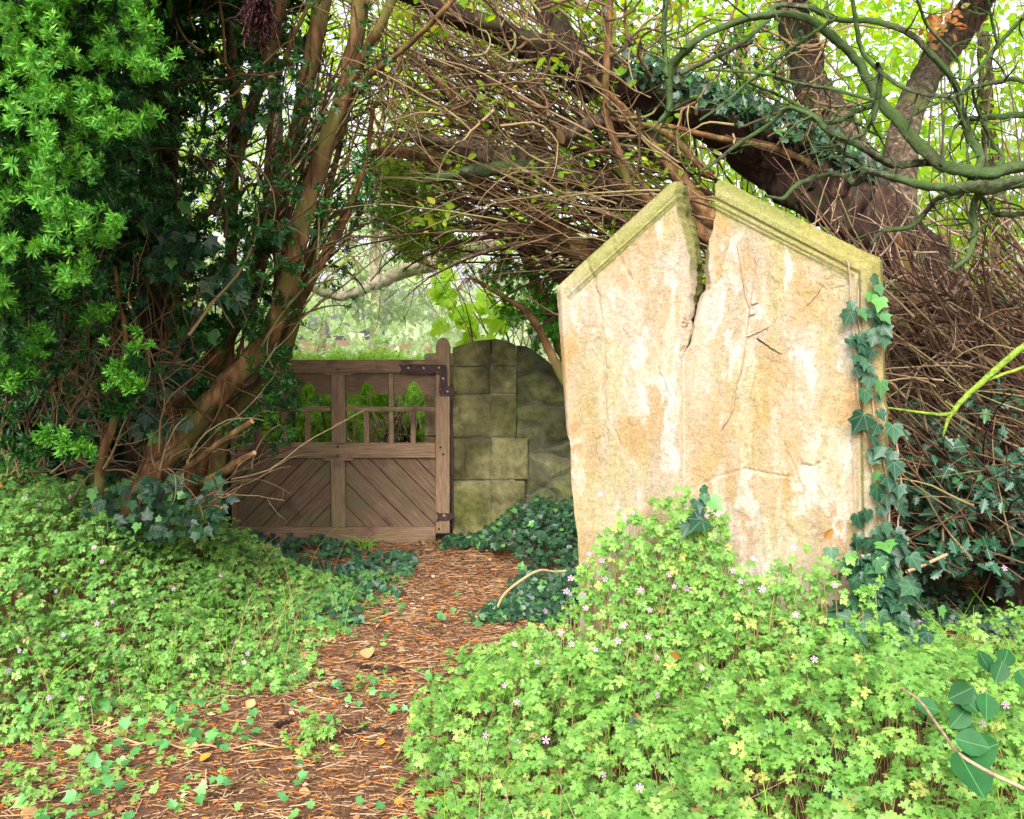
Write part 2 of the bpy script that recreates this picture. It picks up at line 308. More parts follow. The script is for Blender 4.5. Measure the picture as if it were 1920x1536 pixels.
def stonemat(name, attr=False, stops=None, moss=(.13, .14, .03), amt=.5, scale=3.0, bump=.7):
    m, nt, b = newmat(name); L = nt.links.new
    tc = nt.nodes.new("ShaderNodeTexCoord")
    n1 = nt.nodes.new("ShaderNodeTexNoise"); n1.inputs['Scale'].default_value = 55; n1.inputs['Detail'].default_value = 10; n1.inputs['Roughness'].default_value = .7; L(tc.outputs['Object'], n1.inputs[0])
    if attr:
        a = nt.nodes.new("ShaderNodeAttribute"); a.attribute_name = 'tint'
        h = nt.nodes.new("ShaderNodeHueSaturation"); L(a.outputs[0], h.inputs['Color'])
        mr = nt.nodes.new("ShaderNodeMapRange"); mr.inputs[1].default_value = .3; mr.inputs[2].default_value = .7; mr.inputs[3].default_value = .78; mr.inputs[4].default_value = 1.18; L(n1.outputs[0], mr.inputs[0]); L(mr.outputs[0], h.inputs['Value'])
        n5 = nt.nodes.new("ShaderNodeTexNoise"); n5.inputs['Scale'].default_value = 190; n5.inputs['Detail'].default_value = 5; L(tc.outputs['Object'], n5.inputs[0])
        h5 = nt.nodes.new("ShaderNodeHueSaturation"); L(h.outputs[0], h5.inputs['Color']); mr5 = nt.nodes.new("ShaderNodeMapRange"); mr5.inputs[1].default_value = .35; mr5.inputs[2].default_value = .65; mr5.inputs[3].default_value = .78; mr5.inputs[4].default_value = 1.15; L(n5.outputs[0], mr5.inputs[0]); L(mr5.outputs[0], h5.inputs['Value'])
        col = h5.outputs[0]
    else:
        n2 = nt.nodes.new("ShaderNodeTexNoise"); n2.inputs['Scale'].default_value = scale; n2.inputs['Detail'].default_value = 7; L(tc.outputs['Object'], n2.inputs[0])
        r = ramp(nt, stops); mr = nt.nodes.new("ShaderNodeMapRange"); mr.inputs[1].default_value = .3; mr.inputs[2].default_value = .7; L(n2.outputs[0], mr.inputs[0])
        g = nt.nodes.new("ShaderNodeNewGeometry"); ma = nt.nodes.new("ShaderNodeMath"); ma.operation = 'MULTIPLY_ADD'; ma.inputs[1].default_value = .3; L(g.outputs['Random Per Island'], ma.inputs[0])
        mb = nt.nodes.new("ShaderNodeMath"); mb.operation = 'MULTIPLY'; mb.inputs[1].default_value = .75; L(mr.outputs[0], mb.inputs[0]); L(mb.outputs[0], ma.inputs[2]); L(ma.outputs[0], r.inputs[0])
        n3 = nt.nodes.new("ShaderNodeTexNoise"); n3.inputs['Scale'].default_value = 2.6; n3.inputs['Detail'].default_value = 6
        mp = nt.nodes.new("ShaderNodeMapping"); mp.inputs['Location'].default_value = (3, 5, 7); L(tc.outputs['Object'], mp.inputs[0]); L(mp.outputs[0], n3.inputs[0])
        m3 = nt.nodes.new("ShaderNodeMapRange"); m3.inputs[1].default_value = .7 - amt * .5; m3.inputs[2].default_value = .85 - amt * .4; m3.inputs[4].default_value = .85; L(n3.outputs[0], m3.inputs[0])
        mx = nt.nodes.new("ShaderNodeMix"); mx.data_type = 'RGBA'; mx.inputs[7].default_value = (*moss, 1); L(m3.outputs[0], mx.inputs[0]); L(r.outputs[0], mx.inputs[6])
        h6 = nt.nodes.new("ShaderNodeHueSaturation"); L(mx.outputs[2], h6.inputs['Color']); m6 = nt.nodes.new("ShaderNodeMapRange"); m6.inputs[1].default_value = .3; m6.inputs[2].default_value = .7; m6.inputs[3].default_value = .35; m6.inputs[4].default_value = 1.55
        n6 = nt.nodes.new("ShaderNodeTexNoise"); n6.inputs['Scale'].default_value = 14; n6.inputs['Detail'].default_value = 10; n6.inputs['Roughness'].default_value = .7; L(tc.outputs['Object'], n6.inputs[0]); L(n6.outputs[0], m6.inputs[0]); L(m6.outputs[0], h6.inputs['Value']); col = h6.outputs[0]
    L(col, b.inputs['Base Color']); b.inputs['Roughness'].default_value = .92; b.inputs['Specular IOR Level'].default_value = .2
    bp = nt.nodes.new("ShaderNodeBump"); bp.inputs['Strength'].default_value = bump; bp.inputs['Distance'].default_value = .008 if attr else .02; L(n1.outputs[0], bp.inputs['Height']); L(bp.outputs[0], b.inputs['Normal'])
    return m
M['head'] = stonemat('headstone_sandstone', True)
M['pier'] = stonemat('mossy_sandstone', stops=[(0, (.045, .042, .018)), (.4, (.13, .12, .05)), (.75, (.25, .225, .10)), (1, (.38, .34, .19))], amt=.4)
M['pier_far'] = stonemat('clean_sandstone', stops=[(0, (.36, .26, .13)), (1, (.58, .46, .28))], amt=.1)
M['rubble'] = stonemat('dark_rubble', stops=[(0, (.045, .04, .025)), (.6, (.12, .105, .06)), (1, (.18, .16, .10))], amt=.75, moss=(.085, .095, .03))
def voro(mat):
    nt = mat.node_tree; L = nt.links.new; b = nt.nodes['Principled BSDF']; src = b.inputs['Base Color'].links[0].from_socket
    tc = nt.nodes.new("ShaderNodeTexCoord"); mp = nt.nodes.new("ShaderNodeMapping"); mp.inputs['Scale'].default_value = (3.6, .01, 5.5)
    no = nt.nodes.new("ShaderNodeTexNoise"); no.inputs['Scale'].default_value = 5; L(tc.outputs['Object'], no.inputs[0])
    ad = nt.nodes.new("ShaderNodeMix"); ad.data_type = 'VECTOR'; ad.inputs[0].default_value = .12; L(tc.outputs['Object'], ad.inputs[4]); L(no.outputs['Color'], ad.inputs[5]); L(ad.outputs[1], mp.inputs[0])
    v = nt.nodes.new("ShaderNodeTexVoronoi"); v.feature = 'DISTANCE_TO_EDGE'; v.inputs['Scale'].default_value = 1; L(mp.outputs[0], v.inputs['Vector'])
    v2 = nt.nodes.new("ShaderNodeTexVoronoi"); v2.inputs['Scale'].default_value = 1; L(mp.outputs[0], v2.inputs['Vector'])
    hs = nt.nodes.new("ShaderNodeHueSaturation"); L(src, hs.inputs['Color']); sp = nt.nodes.new("ShaderNodeSeparateColor"); L(v2.outputs['Color'], sp.inputs[0])
    m1 = nt.nodes.new("ShaderNodeMapRange"); m1.inputs[3].default_value = .5; m1.inputs[4].default_value = 1.7; L(sp.outputs[0], m1.inputs[0]); L(m1.outputs[0], hs.inputs['Value'])
    m2 = nt.nodes.new("ShaderNodeMapRange"); m2.inputs[1].default_value = .03; m2.inputs[2].default_value = .09; m2.inputs[3].default_value = .8; m2.inputs[4].default_value = 0; L(v.outputs['Distance'], m2.inputs[0])
    mx = nt.nodes.new("ShaderNodeMix"); mx.data_type = 'RGBA'; mx.inputs[7].default_value = (.12, .115, .07, 1); L(m2.outputs[0], mx.inputs[0]); L(hs.outputs[0], mx.inputs[6]); L(mx.outputs[2], b.inputs['Base Color'])
    m3 = nt.nodes.new("ShaderNodeMapRange"); m3.inputs[1].default_value = 0; m3.inputs[2].default_value = .16; L(v.outputs['Distance'], m3.inputs[0]); bp2 = nt.nodes.new("ShaderNodeBump"); bp2.inputs['Distance'].default_value = .018; bp2.inputs['Strength'].default_value = 1; L(m3.outputs[0], bp2.inputs['Height'])
    L(b.inputs['Normal'].links[0].from_socket, bp2.inputs['Normal']); L(bp2.outputs[0], b.inputs['Normal'])
voro(M['rubble'])
M['mortar'] = stonemat('lime_mortar', stops=[(0, (.14, .13, .08)), (1, (.34, .31, .22))], amt=.2)

# ground: bare soil and needle litter
def gz(x, y):
    x = np.asarray(x, float); y = np.asarray(y, float)
    z = 0.36 * sstep(0.9, 2.6, -x) * sstep(2.9, 4.8, y) * (1 - .8 * sstep(5.0, 6.0, y) * (x > -2.2))
    z = z + 0.14 * sstep(0.25, 0.9, x) * sstep(1.2, 2.2, y) * (1 - sstep(3.6, 4.6, y))
    z = z + (fbm(x * 1.7 + 40, y * 1.7 + 40, 2, 3) - .5) * 0.07 * (np.hypot(x, y) < 9)
    return z
m, nt_, b = newmat('soil'); L = nt_.links.new
tc = nt_.nodes.new("ShaderNodeTexCoord"); n1 = nt_.nodes.new("ShaderNodeTexNoise"); n1.inputs['Scale'].default_value = 28; n1.inputs['Detail'].default_value = 12; n1.inputs['Roughness'].default_value = .75; L(tc.outputs['Object'], n1.inputs[0])
r = ramp(nt_, [(.32, (.06, .026, .018)), (.5, (.17, .08, .042)), (.68, (.36, .19, .09))]); L(n1.outputs[0], r.inputs[0]); L(r.outputs[0], b.inputs['Base Color']); b.inputs['Roughness'].default_value = .95
bp = nt_.nodes.new("ShaderNodeBump"); bp.inputs['Distance'].default_value = .02; L(n1.outputs[0], bp.inputs['Height']); L(bp.outputs[0], b.inputs['Normal'])
M['soil'] = m

# ------------------------------------------------------------------ setting: ground
gx = np.concatenate([[-300, -120, -50, -20, -10, -7], np.linspace(-5, 5, 150), [7, 10, 20, 50, 120, 300]])
gy = np.concatenate([[-300, -80, -20, -6, -2], np.linspace(0, 8, 130), [10, 14, 20, 40, 90, 300]])
XX, YY = np.meshgrid(gx, gy); ZZ = gz(XX, YY)
nx, ny = len(gx), len(gy)
ii, jj = np.meshgrid(np.arange(nx - 1), np.arange(ny - 1)); b0 = (jj * nx + ii).ravel()
quads = np.stack([b0, b0 + 1, b0 + nx + 1, b0 + nx], -1)
g = link('ground', mesh_np('ground', np.stack([XX, YY, ZZ], -1), [quads], True), M['soil']); tag(g, 'brown churchyard soil strewn with needles', kind='structure')

# the trodden path: an irregular strip 4 mm above the ground
def path_edges(y):
    yy = [1.0, 2.6, 3.05, 3.5, 4.2, 4.8, 5.3, 6.15]
    return np.interp(y, yy, [-3.4, -2.9, -1.55, -.98, -.80, -.70, -.80, -1.1]), np.interp(y, yy, [-.35, -.28, -.36, -.30, -.18, .08, .16, -.30])
ys = np.linspace(1.0, 6.3, 110); V = []
for y in ys:
    a, c = path_edges(y)
    for t in np.linspace(0, 1, 16):
        x = a + (c - a) * t + 0.06 * (fbm(np.array(y * 3.), np.array(t * 3), 9) - .5); V.append((x, y, float(gz(x, y)) + .006))
ii, jj = np.meshgrid(np.arange(15), np.arange(109)); b0 = (jj * 16 + ii).ravel()
po = link('path', mesh_np('path', np.array(V), [np.stack([b0, b0 + 1, b0 + 17, b0 + 16], -1)], True), M['soil']); tag(po, 'narrow trodden path of reddish needle litter leading to the gate', kind='structure')
def in_path(x, y, pad=0.0):
    a, c = path_edges(y); return (x > a - pad) & (x < c + pad)

# ------------------------------------------------------------------ leaf templates
def fan(outline, fold=0.0, z=None):
    o = np.array(outline, float); n = len(o)
    V = np.zeros((n + 1, 3)); V[1:, :2] = o; V[0, :2] = o.mean(0)
    V[:, 2] = np.abs(V[:, 0]) * fold
    f = np.array([[0, i + 1, (i + 1) % n + 1] for i in range(n)]); return V, f
def mirror(h): return h + [(-x, y) for x, y in reversed(h) if abs(x) > 1e-6]
IVY = fan(mirror([(0, .02), (.10, -.10), (.26, -.13), (.44, -.02), (.50, .12), (.42, .24), (.47, .36), (.55, .52), (.40, .54), (.26, .60), (.14, .80), (0, 1.05)]), .25)
HOLLY = fan(mirror([(0, 0), (.10, .10), (.27, .14), (.17, .27), (.33, .38), (.19, .50), (.31, .66), (.13, .76), (.10, .9), (0, 1.1)]), .35)
OVAL = fan(mirror([(0, 0), (.16, .08), (.30, .25), (.36, .45), (.30, .68), (.15, .88), (0, 1.02)]), .25)
SIMPLE = (np.array([[0, 0, 0], [.30, .42, .10], [0, 1, -.05], [-.30, .42, .10]]), np.array([[0, 1, 2], [0, 2, 3]]))
def herb_leaf():
    half = [(0, 0), (.05, .25), (.26, .30), (.34, .44), (.18, .50), (.30, .66), (.30, .78), (.12, .74), (.12, .92), (0, 1.0)]
    V, f, n = [], [], 0
    for ang, s in ((0, 1.0), (62, .85), (-62, .85), (118, .55), (-118, .55)):
        Vt, ft = fan(mirror(half), .18); a = R(ang); Vt = Vt * s
        x = Vt[:, 0] * math.cos(a) + Vt[:, 1] * math.sin(a); y = -Vt[:, 0] * math.sin(a) + Vt[:, 1] * math.cos(a)
        z = Vt[:, 2] - .28 * (x * x + y * y) + .02
        V.append(np.stack([x, y, z], -1)); f.append(ft + n); n += len(Vt)
    # a little hub joins the leaflets into one island
    V = np.concatenate(V); f = np.concatenate(f)
    # merge the five base vertices (index 1 of each fan)
    k = len(Vt); base = [1 + i * k for i in range(5)]
    f = np.where(np.isin(f, base), base[0], f)
    return V * .52, f
HERB = herb_leaf()
def rosette(n=20, seed=1):
    r = np.random.default_rng(seed); V, f = [], []
    for i in range(n):
        a = i * 2.39996; e = R(r.uniform(5, 62)) if i < n - 4 else R(75); l = r.uniform(.36, .5)
        d = np.array([math.cos(a) * math.cos(e), math.sin(a) * math.cos(e), math.sin(e)])
        s = np.array([-math.sin(a), math.cos(a), 0]); b = np.array([0, 0, -.35 + .35 * i / n])
        w = .052
        V += [b, b + d * l * .5 + s * w, b + d * l + np.array([0, 0, -.04]), b + d * l * .5 - s * w]; f.append([4 * i, 4 * i + 1, 4 * i + 2, 4 * i + 3])
    V = np.array(V); return V, np.array(f)
ROS = rosette()
def spray(n=11):
    V, f = [], []
    for i in range(n):
        y = i / n; 
        for sgn in (1, -1):
            b = np.array([0, y, 0]); l = .32 * (1 - .5 * y); d = np.array([sgn * .8, .55, -.1]); q = len(V)
            s = np.array([-.55 * sgn, .8, 0]) * .03 
            V += [b, b + d * l * .5 + s, b + d * l, b + d * l * .5 - s]; f.append([q, q + 1, q + 2, q + 3])
    return np.array(V), np.array(f)
SPRAY = spray()

# ------------------------------------------------------------------ twig fields (grown from limbs, each point has its own depth)
def twigs(K, u, v, ang, length, Y, w, curl=.12, drift=.0, dY=.4, n=9, tip=.35, gravity=0.0):
    """u,v,ang(deg, image; 0 = right, 90 = up),length(px),Y,w(px): arrays of K"""
    a = np.radians(ang); U = np.zeros((K, n)); Vv = np.zeros((K, n)); U[:, 0] = u; Vv[:, 0] = v
    step = length / (n - 1); cur = rng.normal(drift, curl, K); 
    for i in range(1, n):
        a = a + cur + rng.normal(0, curl, K) - gravity * np.cos(a)
        U[:, i] = U[:, i - 1] + np.cos(a) * step; Vv[:, i] = Vv[:, i - 1] - np.sin(a) * step
    t = np.linspace(0, 1, n)[None]
    Yd = np.asarray(Y)[:, None] + rng.normal(0, dY, (K, 1)) * t + rng.normal(0, .02, (K, n))
    Wd = np.asarray(w)[:, None] * (1 - (1 - tip) * t)
    P = at(U, Vv, Yd); return P, Wd * Yd / F / 2, (U, Vv, Yd, Wd, a)
def sub_twigs(par, K, spread=45, lf=.4, ln=(30, 110), curl=.15, n=6):
    U, Vv, Yd, Wd, _ = par; k = rng.integers(0, len(U), K); i = rng.integers(1, U.shape[1] - 1, K)
    ang = np.degrees(np.arctan2(-(Vv[k, i + 1] - Vv[k, i]), U[k, i + 1] - U[k, i])) + rng.choice([-1, 1], K) * rng.uniform(15, spread, K)
    return twigs(K, U[k, i], Vv[k, i], ang, rng.uniform(*ln, K), Yd[k, i], np.maximum(Wd[k, i] * .7, 1.2), curl, 0, .12, n)
def addt(geo, t, sides=4):
    V, q = tubes(t[0], t[1], sides); geo.add(V, q)
U_ = rng.uniform

# ------------------------------------------------------------------ headstone
C0 = at(1345, 760, 3.15); yaw = R(-24); lean = R(1.5)
NS = np.array([math.sin(yaw) * math.cos(lean), -math.cos(yaw) * math.cos(lean), -math.sin(lean)])
def on_stone(u, v, h=0.0):
    P = at(u, v, 1.0); o = np.array([0, 0, CAMZ]); d = P - o
    k = ((C0 - o) @ NS) / (d @ NS)
    return o + d * k[..., None] + NS * np.asarray(h)[..., None]
def piece(v, pts): p = np.array(pts, float); return np.interp(v, p[:, 0], p[:, 1])
vs = np.concatenate([np.linspace(337, 345, 6), np.linspace(347, 1440, 440)])
Lp = [(337, 1264), (343, 1252), (400, 1190), (460, 1124), (500, 1080), (537, 1041), (545, 1039), (640, 1046), (760, 1056), (815, 1062), (826, 1069), (900, 1071), (985, 1079), (998, 1083), (1130, 1086), (1440, 1092)]
Rp = [(337, 1356), (345, 1372), (360, 1398), (400, 1478), (440, 1556), (470, 1618), (480, 1643), (487, 1650), (560, 1652), (700, 1655), (762, 1657), (770, 1660), (1000, 1663), (1440, 1668)]
cLp = [(337, 1268), (345, 1272), (370, 1274), (400, 1277), (430, 1288), (450, 1294), (490, 1299), (520, 1301), (545, 1300), (580, 1296), (620, 1293), (645, 1289), (660, 1280), (668, 1280), (1440, 1285)]
cRp = [(337, 1339), (345, 1337), (400, 1337), (430, 1331), (452, 1322), (485, 1316), (505, 1315), (520, 1317), (545, 1320), (552, 1312), (570, 1304), (600, 1299), (645, 1291), (660, 1281), (668, 1280), (1440, 1285)]
jit = lambda s, a, m=1: (fbm(vs * .06, vs * 0 + s, s, 3) - .5) * a * m
Lx = piece(vs, Lp) + jit(3, 3); Rx = piece(vs, Rp) + jit(4, 2); open_ = (vs < 662)
cL = piece(vs, cLp) + jit(5, 7) * open_; cR = piece(vs, cRp) + jit(6, 6) * open_; cR = np.maximum(cR, cL)
NC = 150; t = np.linspace(0, 1, NC)
te = t  # even
UL = Lx[:, None] + (cL - Lx)[:, None] * te; UR = cR[:, None] + (Rx - cR)[:, None] * te
Ug = np.concatenate([UL, UR], 1); Vg = np.repeat(vs[:, None], 2 * NC, 1)
def dline(u, v, a, b):   # signed distance to a-b, positive to the inside (stone centre)
    a = np.array(a, float); b = np.array(b, float); d = b - a; n = np.array([-d[1], d[0]]) / np.hypot(*d)
    s = (u - a[0]) * n[0] + (v - a[1]) * n[1]; c = (1350 - a[0]) * n[0] + (850 - a[1]) * n[1]; return s * np.sign(c)
edges = [((1041, 539), (1266, 336), 15.), ((1352, 334), (1648, 487), 26.), ((1650, 487), (1664, 1440), 26.), ((1040, 540), (1090, 1440), 11.)]
D = np.min([dline(Ug, Vg, a, b) / s for a, b, s in edges], 0)      # 1 = chamfer width
dn = D + 0.03 * (fbm(Ug * .05, Vg * .05, 21) - .5)
mm = .001; fk = .6
H = -22 * mm * np.clip(1 - dn, 0, 1) ** 1.0
worn = sstep(.2, .42, fbm(Ug * .006, Vg * .006, 31)) * (Ug < 1330)
H -= (1 - .75 * worn) * 5 * mm * (sstep(1.40, 1.46, dn) - sstep(1.58, 1.66, dn))
H -= 5 * mm * sstep(1.85, 1.95, dn) + 4 * mm * (sstep(2.12, 2.22, dn))
panel = sstep(2.15, 2.3, dn)
calm = 1 - np.exp(-((Ug - 1290) / 70) ** 4 - ((Vg - 720) / 140) ** 4)
wx = Ug + 26 * fbm(Ug * .03, Vg * .03, 41); wy = Vg + 26 * fbm(Ug * .03, Vg * .03, 42)
f1 = fbm(wx * .011, wy * .0065, 51, 5); f2 = fbm(wx * .02, wy * .013, 52, 5); f3 = fbm(wx * .05, wy * .04, 53, 4)
H += panel * fk * (.35 + .65 * calm) * mm * (3.6 * sstep(.50, .512, f1) - 3.0 * sstep(.60, .61, f1) + 2.2 * sstep(.52, .53, f2) * calm + 1.0 * sstep(.56, .58, f3) * calm - 4)
H += mm * 1.3 * (fbm(Ug * .12, Vg * .12, 61, 3) - .5) + mm * 2.2 * panel * (fbm(Ug * .012, Vg * .012, 62, 3) - .5)
def crack(pts, wpx=2.2, dep=7):
    global H
    pts = np.array(pts, float); best = np.full(Ug.shape, 1e9)
    for a, b in zip(pts[:-1], pts[1:]):
        d = b - a; tt = np.clip(((Ug - a[0]) * d[0] + (Vg - a[1]) * d[1]) / (d @ d), 0, 1)
        jx = 5 * (vnoise(Vg * .09, Ug * 0 + a[0], 5) - .5)
        best = np.minimum(best, np.hypot(Ug + jx - a[0] - tt * d[0], Vg - a[1] - tt * d[1]))
    H = H - dep * mm * np.exp(-(best / wpx) ** 2)
crack([(1098, 488), (1112, 520), (1120, 560), (1128, 610), (1134, 690), (1132, 760), (1137, 830)], 2.0, 8)
crack([(1138, 432), (1158, 480), (1185, 526)], 1.8, 6)
crack([(1232, 690), (1245, 720), (1254, 746)], 1.8, 7)
crack([(1262, 655), (1275, 660), (1282, 652)], 1.8, 8)
crack([(1500, 872), (1525, 876), (1545, 862), (1550, 872)], 2, 8)
crack([(1534, 868), (1530, 905), (1540, 930)], 1.6, 6)
crack([(1300, 915), (1345, 895), (1395, 880), (1440, 890), (1480, 895)], 1.8, 6)
crack([(1470, 836), (1490, 880), (1502, 918)], 1.8, 6)
crack([(1528, 530), (1550, 545), (1580, 538)], 1.6, 6)
crack([(1110, 860), (1118, 825), (1128, 820)], 2, 7); crack([(1160, 832), (1148, 800), (1150, 760)], 1.6, 5)
# broken faces of the split: the left piece shears back towards the crack, the right one is steeper
dl = (cL[:, None] - Ug); dr = (Ug - cR[:, None]); up = sstep(650, 470, Vg)
wl = np.interp(vs, [337, 400, 450, 520, 600, 660], [8, 10, 12, 8, 4, 2])[:, None]; wr = np.interp(vs, [337, 450, 480, 540, 600, 660], [3, 5, 12, 12, 4, 2])[:, None]
sidL = np.zeros(Ug.shape, bool); sidL[:, :NC] = True
brk = np.where(sidL, np.clip(1 - dl / wl, 0, 1), np.clip(1 - dr / wr, 0, 1)) * (Vg < 662)
H -= brk ** .8 * (6 + 34 * up) * mm * (.8 + .4 * fbm(Ug * .06, Vg * .06, 71))
front = on_stone(Ug, Vg, H)
# colour of the weathered surface: cream, ochre, rust, white bloom, olive algae
def blob(u, v, su, sv): return np.exp(-((Ug - u) / su) ** 2 - ((Vg - v) / sv) ** 2)
n_a = fbm(Ug * .010, Vg * .0045, 81, 5); n_b = fbm(Ug * .022, Vg * .009, 82, 5); n_c = fbm(Ug * .03, Vg * .03, 83, 5); n_f = (fbm(Ug * .11, Vg * .07, 87, 4) - .5) * .16
col = np.ones(Ug.shape + (3,)) * np.array([.47, .39, .28])
def mixc(col, c, m): m = np.clip(m, 0, 1)[..., None]; return col * (1 - m) + np.array(c) * m
col = mixc(col, (.52, .40, .26), sstep(.45, .6, n_a + n_f))
col = mixc(col, (.45, .28, .11), .55 * sstep(.46, .66, n_b + n_f + .10 * blob(1450, 760, 120, 130) + .10 * blob(1120, 620, 50, 160) + .06 * blob(1100, 880, 60, 120)))
col = mixc(col, (.46, .27, .09), .7 * blob(1440, 800, 90, 90) * sstep(.4, .6, n_c) + .5 * blob(1095, 900, 22, 160))
col = mixc(col, (.58, .50, .40), .7 * sstep(.44, .64, fbm(Ug * .013, Vg * .006, 84, 5) + n_f + .09 * blob(1180, 650, 120, 200) + .08 * blob(1270, 520, 60, 160) + .09 * blob(1540, 680, 60, 170) + .05 * blob(1290, 720, 80, 100)))
col = mixc(col, (.66, .61, .54), .8 * sstep(.54, .63, fbm(Ug * .035, Vg * .012, 85, 5) + n_f + .06 * blob(1150, 720, 60, 160) + .05 * blob(1530, 880, 25, 60)))
col = mixc(col, (.56, .42, .31), .55 * sstep(.55, .66, fbm(Ug * .03, Vg * .014, 88, 4) + n_f))
col = mixc(col, (.42, .37, .15), .45 * sstep(.54, .68, fbm(Ug * .02, Vg * .007, 86, 5) + n_f + .16 * blob(1120, 940, 60, 60) + .06 * blob(1560, 820, 60, 260) + .10 * blob(1470, 560, 140, 40) + .05 * blob(1420, 960, 120, 60) + .05 * blob(1135, 660, 16, 160)))
col = mixc(col, (.38, .33, .24), .35 * sstep(.54, .66, fbm(Ug * .045, Vg * .008, 95, 5) + n_f) * panel)
col = mixc(col, (.47, .30, .12), .38 * sstep(.53, .66, fbm(Ug * .02, Vg * .012, 96, 5) + n_f + .10 * blob(1120, 600, 40, 90) + .12 * blob(1190, 520, 40, 60) + .12 * blob(1450, 790, 70, 70) + .10 * blob(1120, 880, 40, 160)))
rim = np.clip(1 - (dn - 1.9) / 1.0, 0, 1) * sstep(620, 470, Vg)
col = mixc(col, (.34, .33, .12), 1.0 * rim * (.6 + .6 * n_c))
col = mixc(col, (.21, .22, .06), .75 * sstep(1.1, .3, dn) * sstep(700, 500, Vg) * (Ug > 1330))
col = mixc(col, (.40, .33, .12), .5 * sstep(2.2, 1.6, dn) * (Ug > 1500))
col = mixc(col, (.26, .26, .08), .85 * sstep(0.03, .3, brk) * sstep(560, 470, Vg))
dk = (sstep(1.40, 1.46, dn) - sstep(1.58, 1.66, dn)) * (1 - worn)
col = mixc(col, (.10, .10, .03), .7 * dk * (Ug > 1300))
col = np.clip(col, 0, 1) ** 1.1 * .78
n1v, n2v = Ug.shape
ii, jj = np.meshgrid(np.arange(n2v - 1), np.arange(n1v - 1)); keep = ~((ii == NC - 1) & (jj < np.searchsorted(vs, 664)))
b0 = (jj * n2v + ii)[keep].ravel(); fq = np.stack([b0, b0 + 1, b0 + n2v + 1, b0 + n2v], -1)[:, ::-1]
N0 = n1v * n2v
kk = (np.arange(N0)).reshape(n1v, n2v)
# rim loop pushed 13 cm back, and a back face
TH = .13
jc = int(np.searchsorted(vs, 664))
loop = list(kk[::-1, 0]) + list(kk[0, 1:NC]) + list(kk[1:jc, NC - 1]) + list(kk[jc - 1:0:-1, NC]) + list(kk[0, NC:]) + list(kk[1:, n2v - 1]) + list(kk[-1, n2v - 2:0:-1])
loop = np.array(loop); fr = front.reshape(-1, 3); cr = col.reshape(-1, 3)
bk = fr[loop] - NS * (TH + ((fr[loop] - C0) @ NS))[:, None]
nl = len(loop); rings = [loop]; extra = []
inner = ((np.abs(Ug.ravel()[loop] - 1300) < 60) & (Vg.ravel()[loop] < 655))[:, None]
EXs = np.cross(NS, [0, 0, 1.]); EXs /= np.linalg.norm(EXs)
for k_ in range(1, 8):
    q_ = fr[loop] + (bk - fr[loop]) * (k_ / 7.); 
    nz_ = (fbm(np.arange(nl) * .16, np.full(nl, k_ * .9), 91, 4) - .5)[:, None]
    q_ = q_ + (EXs * .028 * nz_ + np.array([0, 0, .010]) * nz_) * inner * (1 if k_ < 7 else .3) + EXs * .004 * nz_
    rings.append(N0 + (k_ - 1) * nl + np.arange(nl)); extra.append(q_)
Vall = np.vstack([fr] + extra)
side = np.concatenate([np.stack([a_, np.roll(a_, -1), np.roll(b_, -1), b_], -1) for a_, b_ in zip(rings[:-1], rings[1:])])
call = np.vstack([cr, np.tile([.20, .19, .06], (nl * 7, 1)) * (.7 + .6 * fbm(np.arange(nl * 7) * .11, np.arange(nl * 7) * 0, 93)[:, None])])
hs_root = empty('headstone', 'tall weathered sandstone headstone with pointed top split by a deep crack', 'headstone')
slab = link('slab', mesh_np('slab', Vall, [fq, side], False, call), M['head'], hs_root)
# closed back: strips between left and right outline rows
bl = fr[kk[:, 0]] ; br = fr[kk[:, -1]]
proj = lambda P: P - NS * (TH - .002 + ((P - C0) @ NS))[:, None]
BL, BC, BC2, BR = proj(bl), proj(fr[kk[:, NC - 1]]), proj(fr[kk[:, NC]]), proj(br)
gb = Geo(); n = len(vs); i = np.arange(n - 1)
for A, B in ((BL, BC), (BC2, BR)):
    gb.add(np.vstack([A, B]), np.stack([i, i + 1, i + 1 + n, i + n], -1))
m, nt_, b = newmat('stone_back'); b.inputs['Base Color'].default_value = (.2, .18, .09, 1); b.inputs['Roughness'].default_value = .95
gb.obj('stone_back', stonemat('stone_back', stops=[(0, (.12, .11, .05)), (1, (.3, .26, .14))]), hs_root)
# worn lettering, its darker colour standing for the shade in carved letters
m_let, nt_, b = newmat('worn_lettering_shade'); b.inputs['Base Color'].default_value = (.36, .27, .17, 1); b.inputs['Roughness'].default_value = 1
ex = on_stone(np.array(1400.), np.array(700.)) - on_stone(np.array(1300.), np.array(691.)); ex /= np.linalg.norm(ex); ez = np.cross(NS, ex)
rot = Matrix(np.stack([ex, ez, NS], 1).tolist()).to_4x4()
for txt, u, v, s in (("P", 1268, 634, 17), ("R", 1330, 625, 17), ("O", 1447, 624, 17), ("TON", 1289, 705, 15), ("TH", 1289, 721, 12), ("DECE", 1289, 745, 14), ("ED 2", 1282, 782, 16), ("T ET", 1272, 841, 15)):
    cu = bpy.data.curves.new('lettering', 'FONT'); cu.body = txt; cu.size = s * pxm(3.15) * 1.35; cu.align_x = 'CENTER'; cu.extrude = .0006; cu.space_character = 1.25
    k = np.argmin((Ug - u) ** 2 + (Vg - v + 5) ** 2); hh = H.ravel()[k]
    o = bpy.data.objects.new('lettering', cu); COL.objects.link(o); o.parent = hs_root
    me = bpy.data.meshes.new_from_object(o); bpy.data.objects.remove(o); o = link('lettering', me, m_let, hs_root)
    mat = rot.copy(); mat.translation = Vector(on_stone(np.array(float(u)), np.array(float(v)), hh + .0003)); o.matrix_world = mat

def surf_h(u, v):
    k = np.argmin((Ug - u) ** 2 + (Vg - v) ** 2); return H.ravel()[k]
